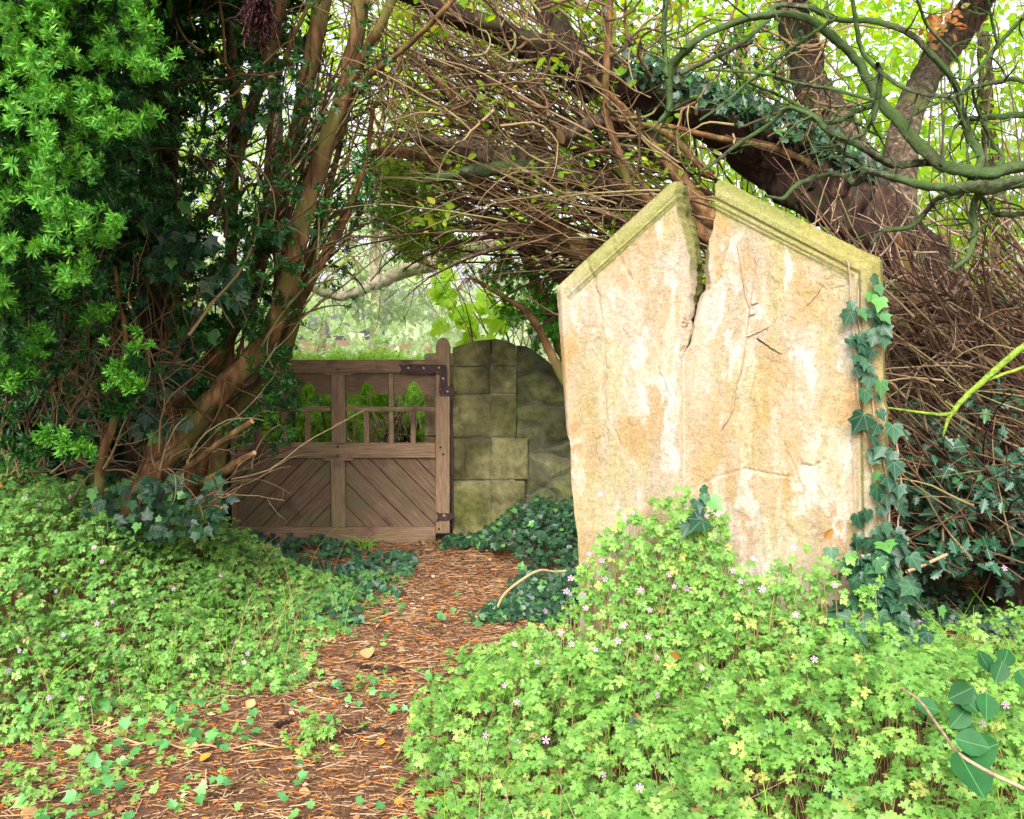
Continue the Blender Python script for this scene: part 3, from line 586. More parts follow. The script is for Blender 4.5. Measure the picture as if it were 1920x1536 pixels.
# dead ivy stems clinging to the face
def cling(pts, wpx, name, label, mat='vine', group=None):
    g = Geo()
    for poly in pts:
        C = catmull(np.array([(p[0], p[1]) for p in poly], float), max(10, len(poly) * 6))
        C += (np.stack([fbm(np.arange(len(C)) * .5, np.full(len(C), rng.uniform(0, 50)), 3) for _ in range(2)], -1) - .5) * 5
        P = np.array([on_stone(np.array(c[0]), np.array(c[1]), surf_h(*c) + .003) for c in C])
        rr = np.linspace(1, .45, len(C)) * wpx * pxm(3.1) / 2
        V, q = tubes(P[None], rr[None], 6); g.add(V, q)
    o = g.obj(name, M[mat], None, True); tag(o, label, 'ivy stem', group); return o
cling([[(1352, 805), (1372, 770), (1378, 730), (1390, 690), (1400, 620), (1408, 560), (1416, 500), (1413, 480)], [(1405, 575), (1395, 540), (1388, 490), (1380, 460)], [(1398, 632), (1425, 620), (1441, 613)], [(1408, 570), (1416, 568), (1422, 566)], [(1404, 593), (1410, 590), (1414, 588)]], 4.5, 'dead_ivy_stem', 'long forked dead ivy stem running down the right half of the headstone face')
cling([[(1420, 636), (1440, 650), (1466, 664)]], 2.5, 'dead_ivy_stem', 'short dark dead ivy stem slanting beside the forked stem on the headstone', 'bark_dark')
cling([[(1514, 570), (1530, 552), (1545, 532)]], 3.5, 'dead_ivy_stem', 'short reddish dead stem below the right slope of the headstone')
cling([[(1290, 606), (1282, 603), (1277, 604)], [(1290, 606), (1284, 612), (1276, 611)], [(1290, 606), (1286, 598), (1280, 596)]], 2.5, 'dead_ivy_stem', 'tiny star shaped dead rootlet in the crack of the headstone')

# ------------------------------------------------------------------ gate
GY = 6.2; gate = empty('wooden_gate', 'weathered oak gate with gothic arched openings above boarded panels', 'gate')
def slabpx(name, u0, u1, v0, v1, y0, th, mat, parent, bev=.004):
    a = at(u0, v0, y0); c = at(u1, v1, y0)
    x0, x1 = a[0], c[0]; z1, z0 = a[2], c[2]
    import bmesh
    bm = bmesh.new(); bmesh.ops.create_cube(bm, size=1)
    for vv in bm.verts: vv.co = Vector((x0 + (vv.co.x + .5) * (x1 - x0), y0 + (vv.co.y + .5) * th, z0 + (vv.co.z + .5) * (z1 - z0)))
    if bev: bmesh.ops.bevel(bm, geom=bm.edges[:], offset=bev, segments=2, affect='EDGES')
    me = bpy.data.meshes.new(name); bm.to_mesh(me); bm.free()
    return link(name, me, mat, parent)
def prism(name, poly, y0, th, mat, parent):
    """poly: pixel outline, counter clockwise or not; extruded along Y"""
    import bmesh
    P = [at(u, v, y0) for u, v in poly]; bm = bmesh.new()
    a = [bm.verts.new((p[0], y0, p[2])) for p in P]; b_ = [bm.verts.new((p[0], y0 + th, p[2])) for p in P]
    n = len(P); bm.faces.new(a); bm.faces.new(b_[::-1])
    for i in range(n): bm.faces.new((a[i], b_[i], b_[(i + 1) % n], a[(i + 1) % n]))
    bmesh.ops.recalc_face_normals(bm, faces=bm.faces[:])
    bmesh.ops.triangulate(bm, faces=[f for f in bm.faces if len(f.verts) > 4])
    me = bpy.data.meshes.new(name); bm.to_mesh(me); bm.free(); return link(name, me, mat, parent)
slabpx('top_rail', 436, 817, 675, 699, GY, .075, M['wood_h'], gate)
prism('top_rail_haunch', [(604, 698.5), (612, 704), (657, 704), (665, 698.5)], GY + .004, .067, M['wood_h'], gate)
slabpx('middle_rail', 442, 816.5, 832, 859, GY + .002, .072, M['wood_h'], gate)
prism('middle_rail_haunch', [(602, 858.5), (610, 864), (657, 864), (664, 858.5)], GY + .006, .062, M['wood_h'], gate)
slabpx('bottom_rail', 442, 816.5, 989, 1026, GY - .003, .078, M['wood_h'], gate)
slabpx('middle_stile', 620, 648, 704, 831.6, GY + .003, .07, M['wood_v'], gate)
slabpx('middle_stile', 620, 648, 864, 988.6, GY + .003, .07, M['wood_v'], gate)
hz = [(817, 1000), (817, 650)] + [(830 - 12 * math.cos(a), 650 - 17 * math.sin(a)) for a in np.linspace(.25, math.pi - .25, 9)] + [(843, 652), (843, 1000)]
prism('hinge_stile', hz, GY - .008, .088, M['wood_v'], gate)
slabpx('closing_stile', 428, 444, 664, 1000, GY - .006, .085, M['wood_v'], gate)
slabpx('thin_rail', 444, 619.6, 763, 771, GY + .014, .042, M['wood_h'], gate, .002)
slabpx('thin_rail', 648.4, 816.6, 763.5, 771.5, GY + .014, .042, M['wood_h'], gate, .002)
for u0, u1, v0 in ((526, 536, 700), (728.5, 738, 700)):
    slabpx('muntin', u0, u1, v0, 762.6, GY + .011, .05, M['wood_v'], gate, .002); slabpx('muntin', u0, u1, 771.8, 831.6, GY + .011, .05, M['wood_v'], gate, .002)
for u0, u1 in ((478, 488), (571.5, 581), (682, 692), (770, 779.5)):
    slabpx('muntin', u0, u1, 771.8, 831.6, GY + .016, .04, M['wood_v'], gate, .002)
for x0, x1, c in ((444, 525.6, 484), (536.4, 619.6, 577.5), (648.4, 728, 687.5), (738.4, 816.6, 775.5)):
    hw = 15.0; arc = []
    for t_ in np.linspace(0, 1, 9): arc.append((c - hw + hw * 1.95 * (1 - math.cos(t_ * math.acos(1 - 1 / 1.95))), 740 - hw * 1.95 * math.sin(t_ * math.acos(1 - 1 / 1.95))))
    arc2 = [(2 * c - u, v) for u, v in arc[::-1][1:]]
    prism('arch_board', [(x0, 699.5), (x0, 740)] + arc + arc2 + [(x1, 740), (x1, 699.5)], GY + .022, .028, M['wood_a'], gate)
# boarded panels with diagonal v-grooves: a board per strip
def panel_boards(x0, x1, v0, v1, slope, name):
    import bmesh
    root = None; bm = bmesh.new(); st = 44.
    y0 = GY + .030
    for k in range(-10, 16):
        # strip between lines u = c + slope*(v-v0)
        c0 = x0 + k * st; c1 = c0 + st - 2.4
        poly = [(c0, v0), (c1, v0), (c1 + slope * (v1 - v0), v1), (c0 + slope * (v1 - v0), v1)]
        # clip to [x0, x1]
        def clip(poly, xx, keep_less):
            out = []
            for i in range(len(poly)):
                p, q = poly[i], poly[(i + 1) % len(poly)]
                ip = (p[0] <= xx) if keep_less else (p[0] >= xx); iq = (q[0] <= xx) if keep_less else (q[0] >= xx)
                if ip: out.append(p)
                if ip != iq: t_ = (xx - p[0]) / (q[0] - p[0]); out.append((xx, p[1] + t_ * (q[1] - p[1])))
            return out
        poly = clip(poly, x1, True); poly = clip(poly, x0, False) if poly else poly
        if len(poly) < 3: continue
        P = [at(u, v, y0) for u, v in poly]; dy = rng.uniform(0, .003)
        try:
            a = [bm.verts.new((p[0], y0 + dy, p[2])) for p in P]; b_ = [bm.verts.new((p[0], y0 + .02, p[2])) for p in P]
            bm.faces.new(a); n = len(P)
            for i in range(n): bm.faces.new((a[i], b_[i], b_[(i + 1) % n], a[(i + 1) % n]))
        except ValueError: pass
    p0 = at(x0, v0, y0); p1 = at(x1, v1, y0)
    me0 = mesh_np('groove_shade_backing', [[p0[0], y0 + .021, p0[2]], [p1[0], y0 + .021, p0[2]], [p1[0], y0 + .021, p1[2]], [p0[0], y0 + .021, p1[2]]], [np.array([[0, 1, 2, 3]])]); link('groove_shade_backing', me0, M['bark_dark'], gate)  # near-black sheet behind the boards: groove shade put into its colour
    if 0: q = [bm.verts.new(c) for c in ((p0[0], y0 + .012, p0[2]), (p1[0], y0 + .012, p0[2]), (p1[0], y0 + .012, p1[2]), (p0[0], y0 + .012, p1[2]))]
    bmesh.ops.recalc_face_normals(bm, faces=bm.faces[:])
    me = bpy.data.meshes.new(name); bm.to_mesh(me); bm.free(); link(name, me, M['wood_q'] if slope < 0 else M['wood_p'], gate)
panel_boards(444, 619.6, 859.4, 988.6, -1.0, 'lower_panel'); panel_boards(648.4, 816.6, 859.4, 988.6, 1.0, 'lower_panel')
def disc(u, v, Y, rpx, th, name, mat, parent):
    c = at(u, v, Y); r = rpx * pxm(Y); n = 12; a = np.arange(n) / n * 2 * np.pi
    ring = lambda y, k: np.stack([c[0] + r * k * np.cos(a), np.full(n, y), c[2] + r * k * np.sin(a)], -1)
    V = np.vstack([ring(Y, 1), ring(Y - th * .6, 1), ring(Y - th, .6), [[c[0], Y - th * 1.1, c[2]]]])
    f = []; 
    for i in range(n):
        j = (i + 1) % n; f += [[i, j, n + j, n + i], [n + i, n + j, 2 * n + j, 2 * n + i]]
    g = Geo(); g.add(V, f); g.f3.append(np.array([[2 * n + i, 2 * n + (i + 1) % n, 3 * n] for i in range(n)])); return g.obj(name, mat, parent)
for u, v in ((634, 693), (633, 838), (633, 855), (826, 839), (831, 852), (823, 992)): disc(u, v, GY - .009 if u > 800 else GY - .001, 2.0, .003, 'peg', M['bark_dark'], gate)
hg = prism('upper_hinge', [(748, 683), (756, 685.5), (762, 682.5), (836, 684), (838, 690), (839.5, 725), (851, 722), (851, 748), (858, 748), (858, 750), (846, 750.5), (845, 742), (825.5, 742), (823, 735), (824.5, 703), (816, 701), (764, 701), (757, 696.5), (748, 702), (753, 692.5)], GY - .019, .009, M['iron'], gate)
for u, v in ((766, 690), (794, 690.5), (823, 690), (831, 710), (839, 734.5)): disc(u, v, GY - .019, 2.4, .008, 'bolt', M['bolt'], hg)
lh = prism('lower_hinge', [(817, 960), (824, 963), (843, 963), (851, 961), (851, 972), (843, 975), (824, 976), (817, 978), (821, 969)], GY - .019, .009, M['iron'], gate)
disc(833, 967, GY - .019, 2.4, .008, 'bolt', M['bolt'], lh)
rod = slabpx('iron_rod', 845.5, 850, 722, 992, GY + .03, .02, M['iron'], None); tag(rod, 'thin rusty iron rod standing between gate stile and mossy pier', 'rod')

# ------------------------------------------------------------------ piers and wall
def block(geo, x0, x1, z0, z1, y0, y1, seed, rough=.014, res=.018, round_=.007):
    nx_ = max(3, int((x1 - x0) / res)); nz_ = max(3, int((z1 - z0) / res))
    s = np.linspace(0, 1, nx_ + 1); t_ = np.linspace(0, 1, nz_ + 1); S, T_ = np.meshgrid(s, t_)
    X = x0 + S * (x1 - x0); Z = z0 + T_ * (z1 - z0)
    e = np.minimum.reduce([(X - x0), (x1 - X), (Z - z0), (z1 - Z)]); inset = np.exp(-e / round_) * round_
    Y = y0 + inset + rough * (fbm(X * 9 + seed, Z * 9, seed, 4) - .5) * 2
    V = np.stack([X, Y, Z], -1).reshape(-1, 3)
    ii, jj = np.meshgrid(np.arange(nx_), np.arange(nz_)); b0 = (jj * (nx_ + 1) + ii).ravel()
    f = np.stack([b0, b0 + 1, b0 + nx_ + 2, b0 + nx_ + 1], -1); geo.add(V, f)
    k = np.arange((nx_ + 1) * (nz_ + 1)).reshape(nz_ + 1, nx_ + 1)
    lp = np.concatenate([k[0], k[1:, -1], k[-1, -2::-1], k[-2:0:-1, 0]]); Bv = V[lp].copy(); Bv[:, 1] = y1; nl = len(lp)
    # box sides and back
    geo.add(np.vstack([V[lp], Bv]), np.stack([np.roll(np.arange(nl), -1), np.arange(nl), np.arange(nl) + nl, np.roll(np.arange(nl), -1) + nl], -1))
    geo.add([[x0, y1, z0], [x1, y1, z0], [x1, y1, z1], [x0, y1, z1]], [[3, 2, 1, 0]])
PY = 6.26
def xz(u, v, Y=PY): p = at(u, v, Y); return p[0], p[2]
pier = empty('gate_pier', 'mossy sandstone pier with rounded top beside the gate hinges', 'pier')
g = Geo(); rows = [(1030, 902), (900, 822), (820, 741), (739, 688)]
splits = {0: (848, 921, 985), 1: (848, 873, 921, 990), 2: (848, 920, 968), 3: (848, 920, 968)}
sd_ = 11
for ri, (vb, vt) in enumerate(rows):
    ss = splits[ri]
    for a, c in zip(ss[:-1], ss[1:]):
        x0, z0 = xz(a + .8, vb - .8); x1, z1 = xz(c - .8, vt + .8); step_ = 0.0 if c <= 922 else .012
        block(g, x0, x1, z0, z1, PY + step_, PY + .5, sd_); sd_ += 3
# rounded coping course
for a, c, va, vc in ((848, 920, 652, 637), (921, 968, 636, 648)):
    x0, z0 = xz(a + .8, 686); x1, _ = xz(c - .8, 686); zt0 = xz(a, va)[1]; zt1 = xz(c, vc)[1]
    n = 14; S = np.linspace(0, 1, n); V = []; 
    for j, t_ in enumerate(np.linspace(0, 1, 8)):
        for s in S:
            zt = zt0 + (zt1 - zt0) * (math.sin(s * 1.57) if a < 900 else 1 - math.cos(s * 1.57) * 1 if False else s ** 2 if a > 900 else s)
            V.append((x0 + (x1 - x0) * s, PY + (0.012 if a > 900 else 0) + .008 * (vnoise(np.array(s * 9.), np.array(t_ * 6. + a), 4) - .5) + .05 * max(0, t_ - .75), z0 + (zt - z0) * t_))
    nb = len(V); V += [(x, PY + .5, z) for x, y, z in V]
    f = [[j * n + i, j * n + i + 1, (j + 1) * n + i + 1, (j + 1) * n + i] for j in range(7) for i in range(n - 1)]
    f += [[7 * n + i, 7 * n + i + 1, nb + 7 * n + i + 1, nb + 7 * n + i] for i in range(n - 1)]
    f += [[j * n, (j + 1) * n, nb + (j + 1) * n, nb + j * n] for j in range(7)] + [[(j + 1) * n + n - 1, j * n + n - 1, nb + j * n + n - 1, nb + (j + 1) * n + n - 1] for j in range(7)]
    g.add(V, f)
g.obj('ashlar', M['pier'], pier)
g = Geo(); x0, z0 = xz(850, 1032); x1, z1 = xz(966, 664); 
block(g, x0, x1, z0, z1, PY + .026, PY + .49, 91, .003, .05, .001); g.obj('mortar', M['mortar'], pier)
# stone return seen through and over the gate
g = Geo(); BY = 6.75; x0, z0 = at(797, 900, BY)[[0, 2]]; x1 = at(870, 900, BY)[0]
zz = [-.05, .35, .62, .92, at(800, 663, BY)[2]]
for a, c in zip(zz[:-1], zz[1:]): block(g, x0, x1, a + .004, c - .004, BY, BY + .5, sd_, .008); sd_ += 3
fp = g.obj('stone_return', M['pier_far'], None); tag(fp, 'clean pale sandstone pier behind the gate seen through its openings', 'pier')
# rubble wall running right behind the headstone, and left behind the yews
def rubble(name, label, xa, xb, ztop, y0, th, cell=.2):
    root = empty(name, label, 'wall'); g = Geo(); nx_ = int((xb - xa) / .03); nz_ = int(1.7 / .03)
    xs = np.linspace(xa, xb, nx_); S, T_ = np.meshgrid(xs, np.linspace(0, 1, nz_))
    zt = ztop(S) ; Z = -.1 + T_ * (zt + .1)
    wxx = S + .06 * (fbm(S * 4, Z * 4, 5) - .5); wzz = Z + .06 * (fbm(S * 4 + 9, Z * 4, 6) - .5)
    # cellular stones
    cx, cz = cell * 1.4, cell * .9; best = np.full(S.shape, 9.); sec = np.full(S.shape, 9.)
    ci = np.floor(wxx / cx).astype(int); cj = np.floor(wzz / cz).astype(int)
    for di in (-1, 0, 1):
        for dj in (-1, 0, 1):
            a, b_ = ci + di, cj + dj; px_ = (a + .2 + .6 * vnoise(a * 1.0, b_ * 1.0, 71)) * cx; pz_ = (b_ + .2 + .6 * vnoise(a * 1.0, b_ * 1.0, 72)) * cz
            d = np.hypot((wxx - px_) / cx, (wzz - pz_) / cz); sec = np.where(d < best, best, np.minimum(sec, d)); best = np.minimum(best, d)
    joint = sstep(0, .16, sec - best)
    Y = y0 - .02 * joint + .05 * (fbm(S * 7, Z * 7, 73) - .5) + .07 * sstep(.93, 1, T_)
    V = np.stack([S, Y, Z], -1).reshape(-1, 3); ii, jj = np.meshgrid(np.arange(nx_ - 1), np.arange(nz_ - 1)); b0 = (jj * nx_ + ii).ravel()
    g.add(V, np.stack([b0, b0 + 1, b0 + nx_ + 1, b0 + nx_], -1))
    tp = V[-nx_:]; bk_ = tp.copy(); bk_[:, 1] += th; lo = bk_.copy(); lo[:, 2] = -.1; i = np.arange(nx_ - 1)
    g.add(np.vstack([tp, bk_, lo]), np.vstack([np.stack([i, i + 1, i + 1 + nx_, i + nx_], -1), np.stack([i, i + 1, i + 1 + nx_, i + nx_], -1) + nx_]))
    for e in (0, nx_ - 1):
        c = V.reshape(nz_, nx_, 3)[:, e]; d = c.copy(); d[:, 1] = y0 + th; k = np.arange(nz_ - 1); g.add(np.vstack([c, d]), np.stack([k, k + 1, k + 1 + nz_, k + nz_], -1))
    g.obj('rubble_face', M['rubble'], root); return root
zr = lambda x: 1.24 - .22 * sstep(.05, .4, x) + .08 * (fbm(x * 3, x * 0, 77) - .5)
rubble('rubble_wall', 'dark mossy rubble wall joining the gate pier behind the headstone', at(968.5, 700, PY)[0], 5.5, zr, 6.33, .4)
rubble('rubble_wall', 'dark rubble wall end in shade left of the gate behind the yew', -6.5, at(441, 700, PY)[0], lambda x: 1.12 + .08 * (fbm(x * 3, x * 0, 78) - .5), 6.30, .4)

# ------------------------------------------------------------------ left yew: leaning stems, twigs, crown
yl = empty('yew_tree', 'multi stemmed yew leaning over the left side of the gate', 'tree')
stems = [
 [(215, 1090, 4.5, 58), (245, 975, 4.5, 52), (285, 895, 4.6, 48), (330, 830, 4.65, 48), (400, 750, 4.7, 45), (460, 685, 4.75, 42), (505, 625, 4.8, 40), (535, 550, 4.8, 38), (552, 475, 4.8, 37), (570, 405, 4.8, 36), (594, 330, 4.8, 35), (617, 255, 4.8, 33), (640, 190, 4.8, 30), (660, 110, 4.8, 27), (672, 20, 4.8, 26), (680, -160, 4.8, 22)],
 [(640, 195, 4.8, 24), (668, 130, 4.75, 20), (700, 70, 4.7, 18), (742, -10, 4.7, 16), (800, -130, 4.6, 12)],
 [(672, 160, 4.8, 13), (715, 125, 4.7, 11), (765, 85, 4.6, 10), (850, 0, 4.5, 9), (930, -90, 4.5, 6)],
 [(235, 1040, 4.7, 48), (268, 920, 4.75, 42), (320, 790, 4.85, 36), (375, 705, 4.95, 36), (430, 620, 5.0, 33), (470, 540, 5.0, 30), (505, 420, 5.0, 27), (530, 330, 5.0, 26), (550, 270, 5.0, 27), (572, 180, 5.0, 29), (588, 90, 5.0, 31), (603, 0, 5.0, 31), (620, -140, 5.0, 26)],
 [(488, 470, 5.0, 14), (497, 390, 5.0, 10), (500, 312, 5.0, 10), (509, 219, 5.0, 10), (525, 140, 5.0, 9), (546, 78, 5.0, 9), (574, 19, 5.0, 8), (600, -60, 5.0, 7)],
 [(390, 1060, 5.0, 40), (402, 930, 5.0, 32), (425, 700, 5.1, 26), (432, 480, 5.1, 22), (436, 300, 5.1, 20), (440, 200, 5.1, 19), (436, 110, 5.1, 20), (430, -20, 5.1, 20), (426, -160, 5.1, 16)],
 [(438, 330, 5.0, 16), (469, 219, 5.0, 22), (490, 140, 5.0, 23), (515, 60, 5.0, 21), (532, -20, 5.0, 20), (545, -140, 5.0, 15)],
 [(290, 1050, 5.0, 60), (355, 910, 5.05, 42), (450, 770, 5.1, 34), (520, 690, 5.1, 30), (560, 570, 5.05, 20), (600, 495, 5.0, 17), (632, 440, 5.0, 16), (660, 380, 5.0, 13), (686, 296, 5.0, 10), (700, 200, 5.0, 8)],
 [(560, 570, 5.1, 18), (590, 470, 5.15, 16), (602, 400, 5.2, 13), (625, 320, 5.2, 12), (650, 210, 5.2, 11), (680, 60, 5.2, 10), (695, -60, 5.2, 8)],
 [(300, 700, 4.9, 14), (360, 440, 4.8, 12), (400, 390, 4.8, 14), (440, 330, 4.8, 12), (456, 250, 4.8, 10), (440, 150, 4.7, 8), (400, 90, 4.7, 6)],
 [(180, 1050, 4.3, 22), (188, 880, 4.3, 18), (215, 780, 4.25, 14), (235, 640, 4.2, 9), (222, 560, 4.2, 7), (215, 500, 4.1, 6)],
]
for i, s in enumerate(stems):
    g = Geo(); limb(g, s, 16 if s[0][3] > 20 or max(p[3] for p in s) > 20 else 9, flute=.15); g.obj('stem', M['bark_yew'], yl, True)
ct = empty('dark_yew_tree', 'thick dark red brown yew trunk rising behind the leafy spray', 'tree')
g = Geo(); limb(g, [(270, 960, 5.6, 100), (285, 830, 5.6, 84), (296, 600, 5.6, 74), (300, 400, 5.6, 68), (302, 200, 5.6, 62), (292, 0, 5.6, 60), (285, -200, 5.6, 50)], 26, 90, .16); g.obj('trunk', M['bark_dark'], ct, True)
g = Geo(); limb(g, [(270, 300, 5.4, 20), (250, 170, 5.3, 26), (236, 90, 5.2, 24), (212, 10, 5.2, 22), (190, -120, 5.2, 18)], 12); limb(g, [(150, 940, 5.5, 46), (140, 700, 5.5, 36), (160, 400, 5.5, 30), (150, 100, 5.5, 24), (160, -100, 5.5, 20)], 12); g.obj('limb', M['bark_dark'], ct, True)

def rosettes(K, u, v, Y, size, base=(0, -.75, .65), spread=.45, geo=None):
    return scatter(ROS[0], ROS[1], at(u, v, Y), rnd_norm(K, base, spread), size, geo=geo)
def clustered(K, nc, ur, vr, Yr, su, sv, sY, prob=None):
    cu, cv, cY = U_(*ur, nc * 3), U_(*vr, nc * 3), U_(*Yr, nc * 3)
    if prob is not None:
        k = rng.random(nc * 3) < prob(cu, cv); cu, cv, cY = cu[k][:nc], cv[k][:nc], cY[k][:nc]
    else: cu, cv, cY = cu[:nc], cv[:nc], cY[:nc]
    i = rng.integers(0, len(cu), K)
    return cu[i] + rng.normal(0, su, K), cv[i] + rng.normal(0, sv, K), cY[i] + rng.normal(0, sY, K)
# near leafy boughs (bright tips), deeper boughs (darker), sparse sprays between the stems
def pr_near(u, v): return np.where(v < 580, sstep(330, 170, u + .15 * (v - 200) * (v > 300)), .12 * sstep(220, 60, u))
u, v, Y = clustered(2700, 210, (-260, 330), (-260, 700), (3.0, 3.4), 17, 15, .10, pr_near)
Y = Y + np.clip((u - 120) / 900, 0, .4)
g = rosettes(len(u), u, v, Y, U_(.045, .085, len(u)))
for cu, cv, n_ in ((25, 700, 16), (60, 660, 10), (235, 715, 18), (215, 690, 12), (90, 825, 14), (150, 838, 12), (180, 590, 10), (15, 570, 14), (70, 630, 10), (240, 640, 8)): rosettes(n_, cu + rng.normal(0, 20, n_), cv + rng.normal(0, 12, n_), np.full(n_, 3.5), U_(.05, .085, n_), geo=g)
g.obj('new_growth', M['yew_new'], yl)
u, v, Y = clustered(7500, 300, (-300, 400), (-300, 760), (3.4, 4.6), 34, 30, .12, lambda u, v: np.where(v < 560, sstep(310, 120, u), .25 * sstep(260, 40, u)))
g = rosettes(len(u), u, v, Y, U_(.05, .09, len(u))); g.obj('needles', M['yew'], yl)
u, v, Y = clustered(1500, 200, (230, 700), (-150, 560), (4.2, 5.3), 20, 20, .1, lambda u, v: .25 + .75 * sstep(620, 300, u) * sstep(600, 200, v))
g = rosettes(len(u), u, v, Y, U_(.05, .09, len(u)))
u, v, Y = clustered(600, 40, (300, 560), (400, 830), (4.5, 4.9), 16, 16, .06)
rosettes(len(u), u, v, Y, U_(.06, .10, len(u)), geo=g)
for cu, cv, n_, sY in ((235, 710, 26, 4.1), (210, 760, 14, 4.1), (100, 830, 20, 3.9), (150, 842, 14, 3.9), (40, 840, 14, 3.9), (230, 690, 16, 4.0), (30, 700, 20, 3.8), (60, 640, 18, 3.8), (400, 600, 12, 4.6), (10, 640, 30, 3.7)):
    rosettes(n_, cu + rng.normal(0, 26, n_), cv + rng.normal(0, 14, n_), np.full(n_, sY), U_(.08, .11, n_), geo=g)
g.obj('needles', M['yew'], yl)
# dark backing growth of the second yew
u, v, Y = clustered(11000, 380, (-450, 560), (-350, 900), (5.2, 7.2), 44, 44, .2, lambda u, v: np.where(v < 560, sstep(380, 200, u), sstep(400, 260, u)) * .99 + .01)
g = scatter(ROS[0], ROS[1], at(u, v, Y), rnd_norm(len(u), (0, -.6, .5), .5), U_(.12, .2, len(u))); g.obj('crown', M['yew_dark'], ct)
# overhead crown above the frame keeps the stems in shade
K = 3800; P = np.stack([U_(-4.5, -1.1, K), U_(3.0, 5.8, K), U_(2.75, 4.3, K)], -1); P[:, 2] += .25 * (fbm(P[:, 0] * 2, P[:, 1] * 2, 4) - .5)
g = scatter(ROS[0], ROS[1], P, rnd_norm(K, (0, -.2, .8), .5), U_(.22, .36, K)); g.obj('crown', M['yew'], yl)

# twigs of the left yews
g = Geo()
K = 110; tw = twigs(K, U_(-40, 330, K), U_(640, 920, K), rng.normal(80, 40, K), U_(70, 240, K), U_(4.1, 4.9, K), U_(2.5, 6.5, K), .15, 0, .2)
addt(g, tw); st2 = sub_twigs(tw[2], 200, 60, ln=(20, 80), curl=.2); addt(g, st2)
K = 60; tw = twigs(K, U_(-60, 260, K), U_(500, 760, K), rng.normal(95, 40, K), U_(50, 180, K), U_(3.9, 4.4, K), U_(2, 4, K), .16, 0, .2); addt(g, tw)
g.obj('twigs', M['twig'], yl)
g = Geo()
K = 150; tw = twigs(K, U_(-60, 480, K), U_(0, 900, K), rng.normal(85, 35, K), U_(90, 330, K), U_(4.3, 5.6, K), U_(3, 8, K), .15, 0, .3); addt(g, tw)
addt(g, sub_twigs(tw[2], 260, 60))
# slanting twigs fanning right from the leaning stems
K = 105; uu = U_(430, 600, K); tw = twigs(K, uu, 700 - (uu - 430) * 1.2 + U_(-330, 60, K), rng.normal(64, 12, K), U_(120, 330, K), U_(4.7, 5.3, K), U_(3, 8, K), .08, -.02, .2); addt(g, tw); fan_par = tw[2]
addt(g, sub_twigs(tw[2], 180, 40))
K = 110; tw = twigs(K, U_(600, 800, K), U_(-60, 260, K), rng.normal(-88, 16, K), U_(80, 260, K), U_(4.6, 5.6, K), U_(1.6, 4.5, K), .14, 0, .2); addt(g, tw)
g.obj('twigs', M['twig'], yl)
def stick(pts, name, label, mat='bark_yew', group=None, parent=None, sides=8, cut=True):
    g = Geo(); W, r = limb(g, pts, sides, flute=.1, wob=.1)
    if cut:
        e = 0; d = W[0] - W[1]; d /= np.linalg.norm(d); n_, b_ = np.cross(d, [0, 0, 1.]), None; n_ /= np.linalg.norm(n_); b_ = np.cross(d, n_); a = np.arange(10) / 10 * 2 * np.pi
        V = np.vstack([W[0] + d * .002 + 1.0 * r[0] * (np.cos(a)[:, None] * n_ + np.sin(a)[:, None] * b_), [W[0] + d * .006]])
        gc = Geo(); gc.add(V, [[i, (i + 1) % 10, 10] for i in range(10)])
    o = g.obj(name, M[mat], parent, True)
    if label: tag(o, label, 'branch', group)
    if cut: gc.obj('cut_end', M['cutwood'], o)
    return o
stick([(477, 849, 4.2, 9), (448, 866, 4.25, 15), (410, 890, 4.3, 17), (370, 905, 4.4, 14), (310, 912, 4.5, 10), (230, 900, 4.6, 8)], 'broken_branch', None, parent=yl)
stick([(472, 790, 4.35, 11), (440, 812, 4.4, 13), (400, 840, 4.45, 13), (350, 880, 4.5, 15), (290, 940, 4.6, 18), (250, 1010, 4.6, 22)], 'broken_branch', None, parent=yl)
stick([(415, 952, 4.2, 6), (390, 948, 4.25, 7), (370, 958, 4.3, 6)], 'broken_branch', None, parent=yl)
g = Geo()
K = 16; tw = twigs(K, U_(250, 420, K), U_(840, 960, K), rng.normal(30, 28, K), U_(60, 200, K), U_(4.0, 4.5, K), U_(2, 4.5, K), .10, 0, .15); addt(g, tw); addt(g, sub_twigs(tw[2], 40, 55, ln=(20, 70)))
K = 8; tw = twigs(K, U_(420, 520, K), U_(560, 800, K), rng.normal(60, 60, K), U_(50, 150, K), U_(4.3, 4.6, K), U_(1.5, 3, K), .15, 0, .15); addt(g, tw)
g.obj('twigs', M['twig'], yl)
# hanging dead purple cypress spray
g = Geo(); K = 70; tw = twigs(K, U_(475, 508, K), U_(-80, 20, K), rng.normal(-90, 9, K), U_(40, 95, K), U_(3.3, 3.4, K), U_(3, 5, K), .05, 0, .04); addt(g, tw)
st2 = sub_twigs(tw[2], 600, 45, ln=(8, 22), curl=.05); addt(g, st2); addt(g, sub_twigs(st2[2], 700, 45, ln=(4, 10)))
dsp = g.obj('dead_spray', M['dead'], None); tag(dsp, 'dead purple brown cypress spray hanging down at the top edge', 'spray')

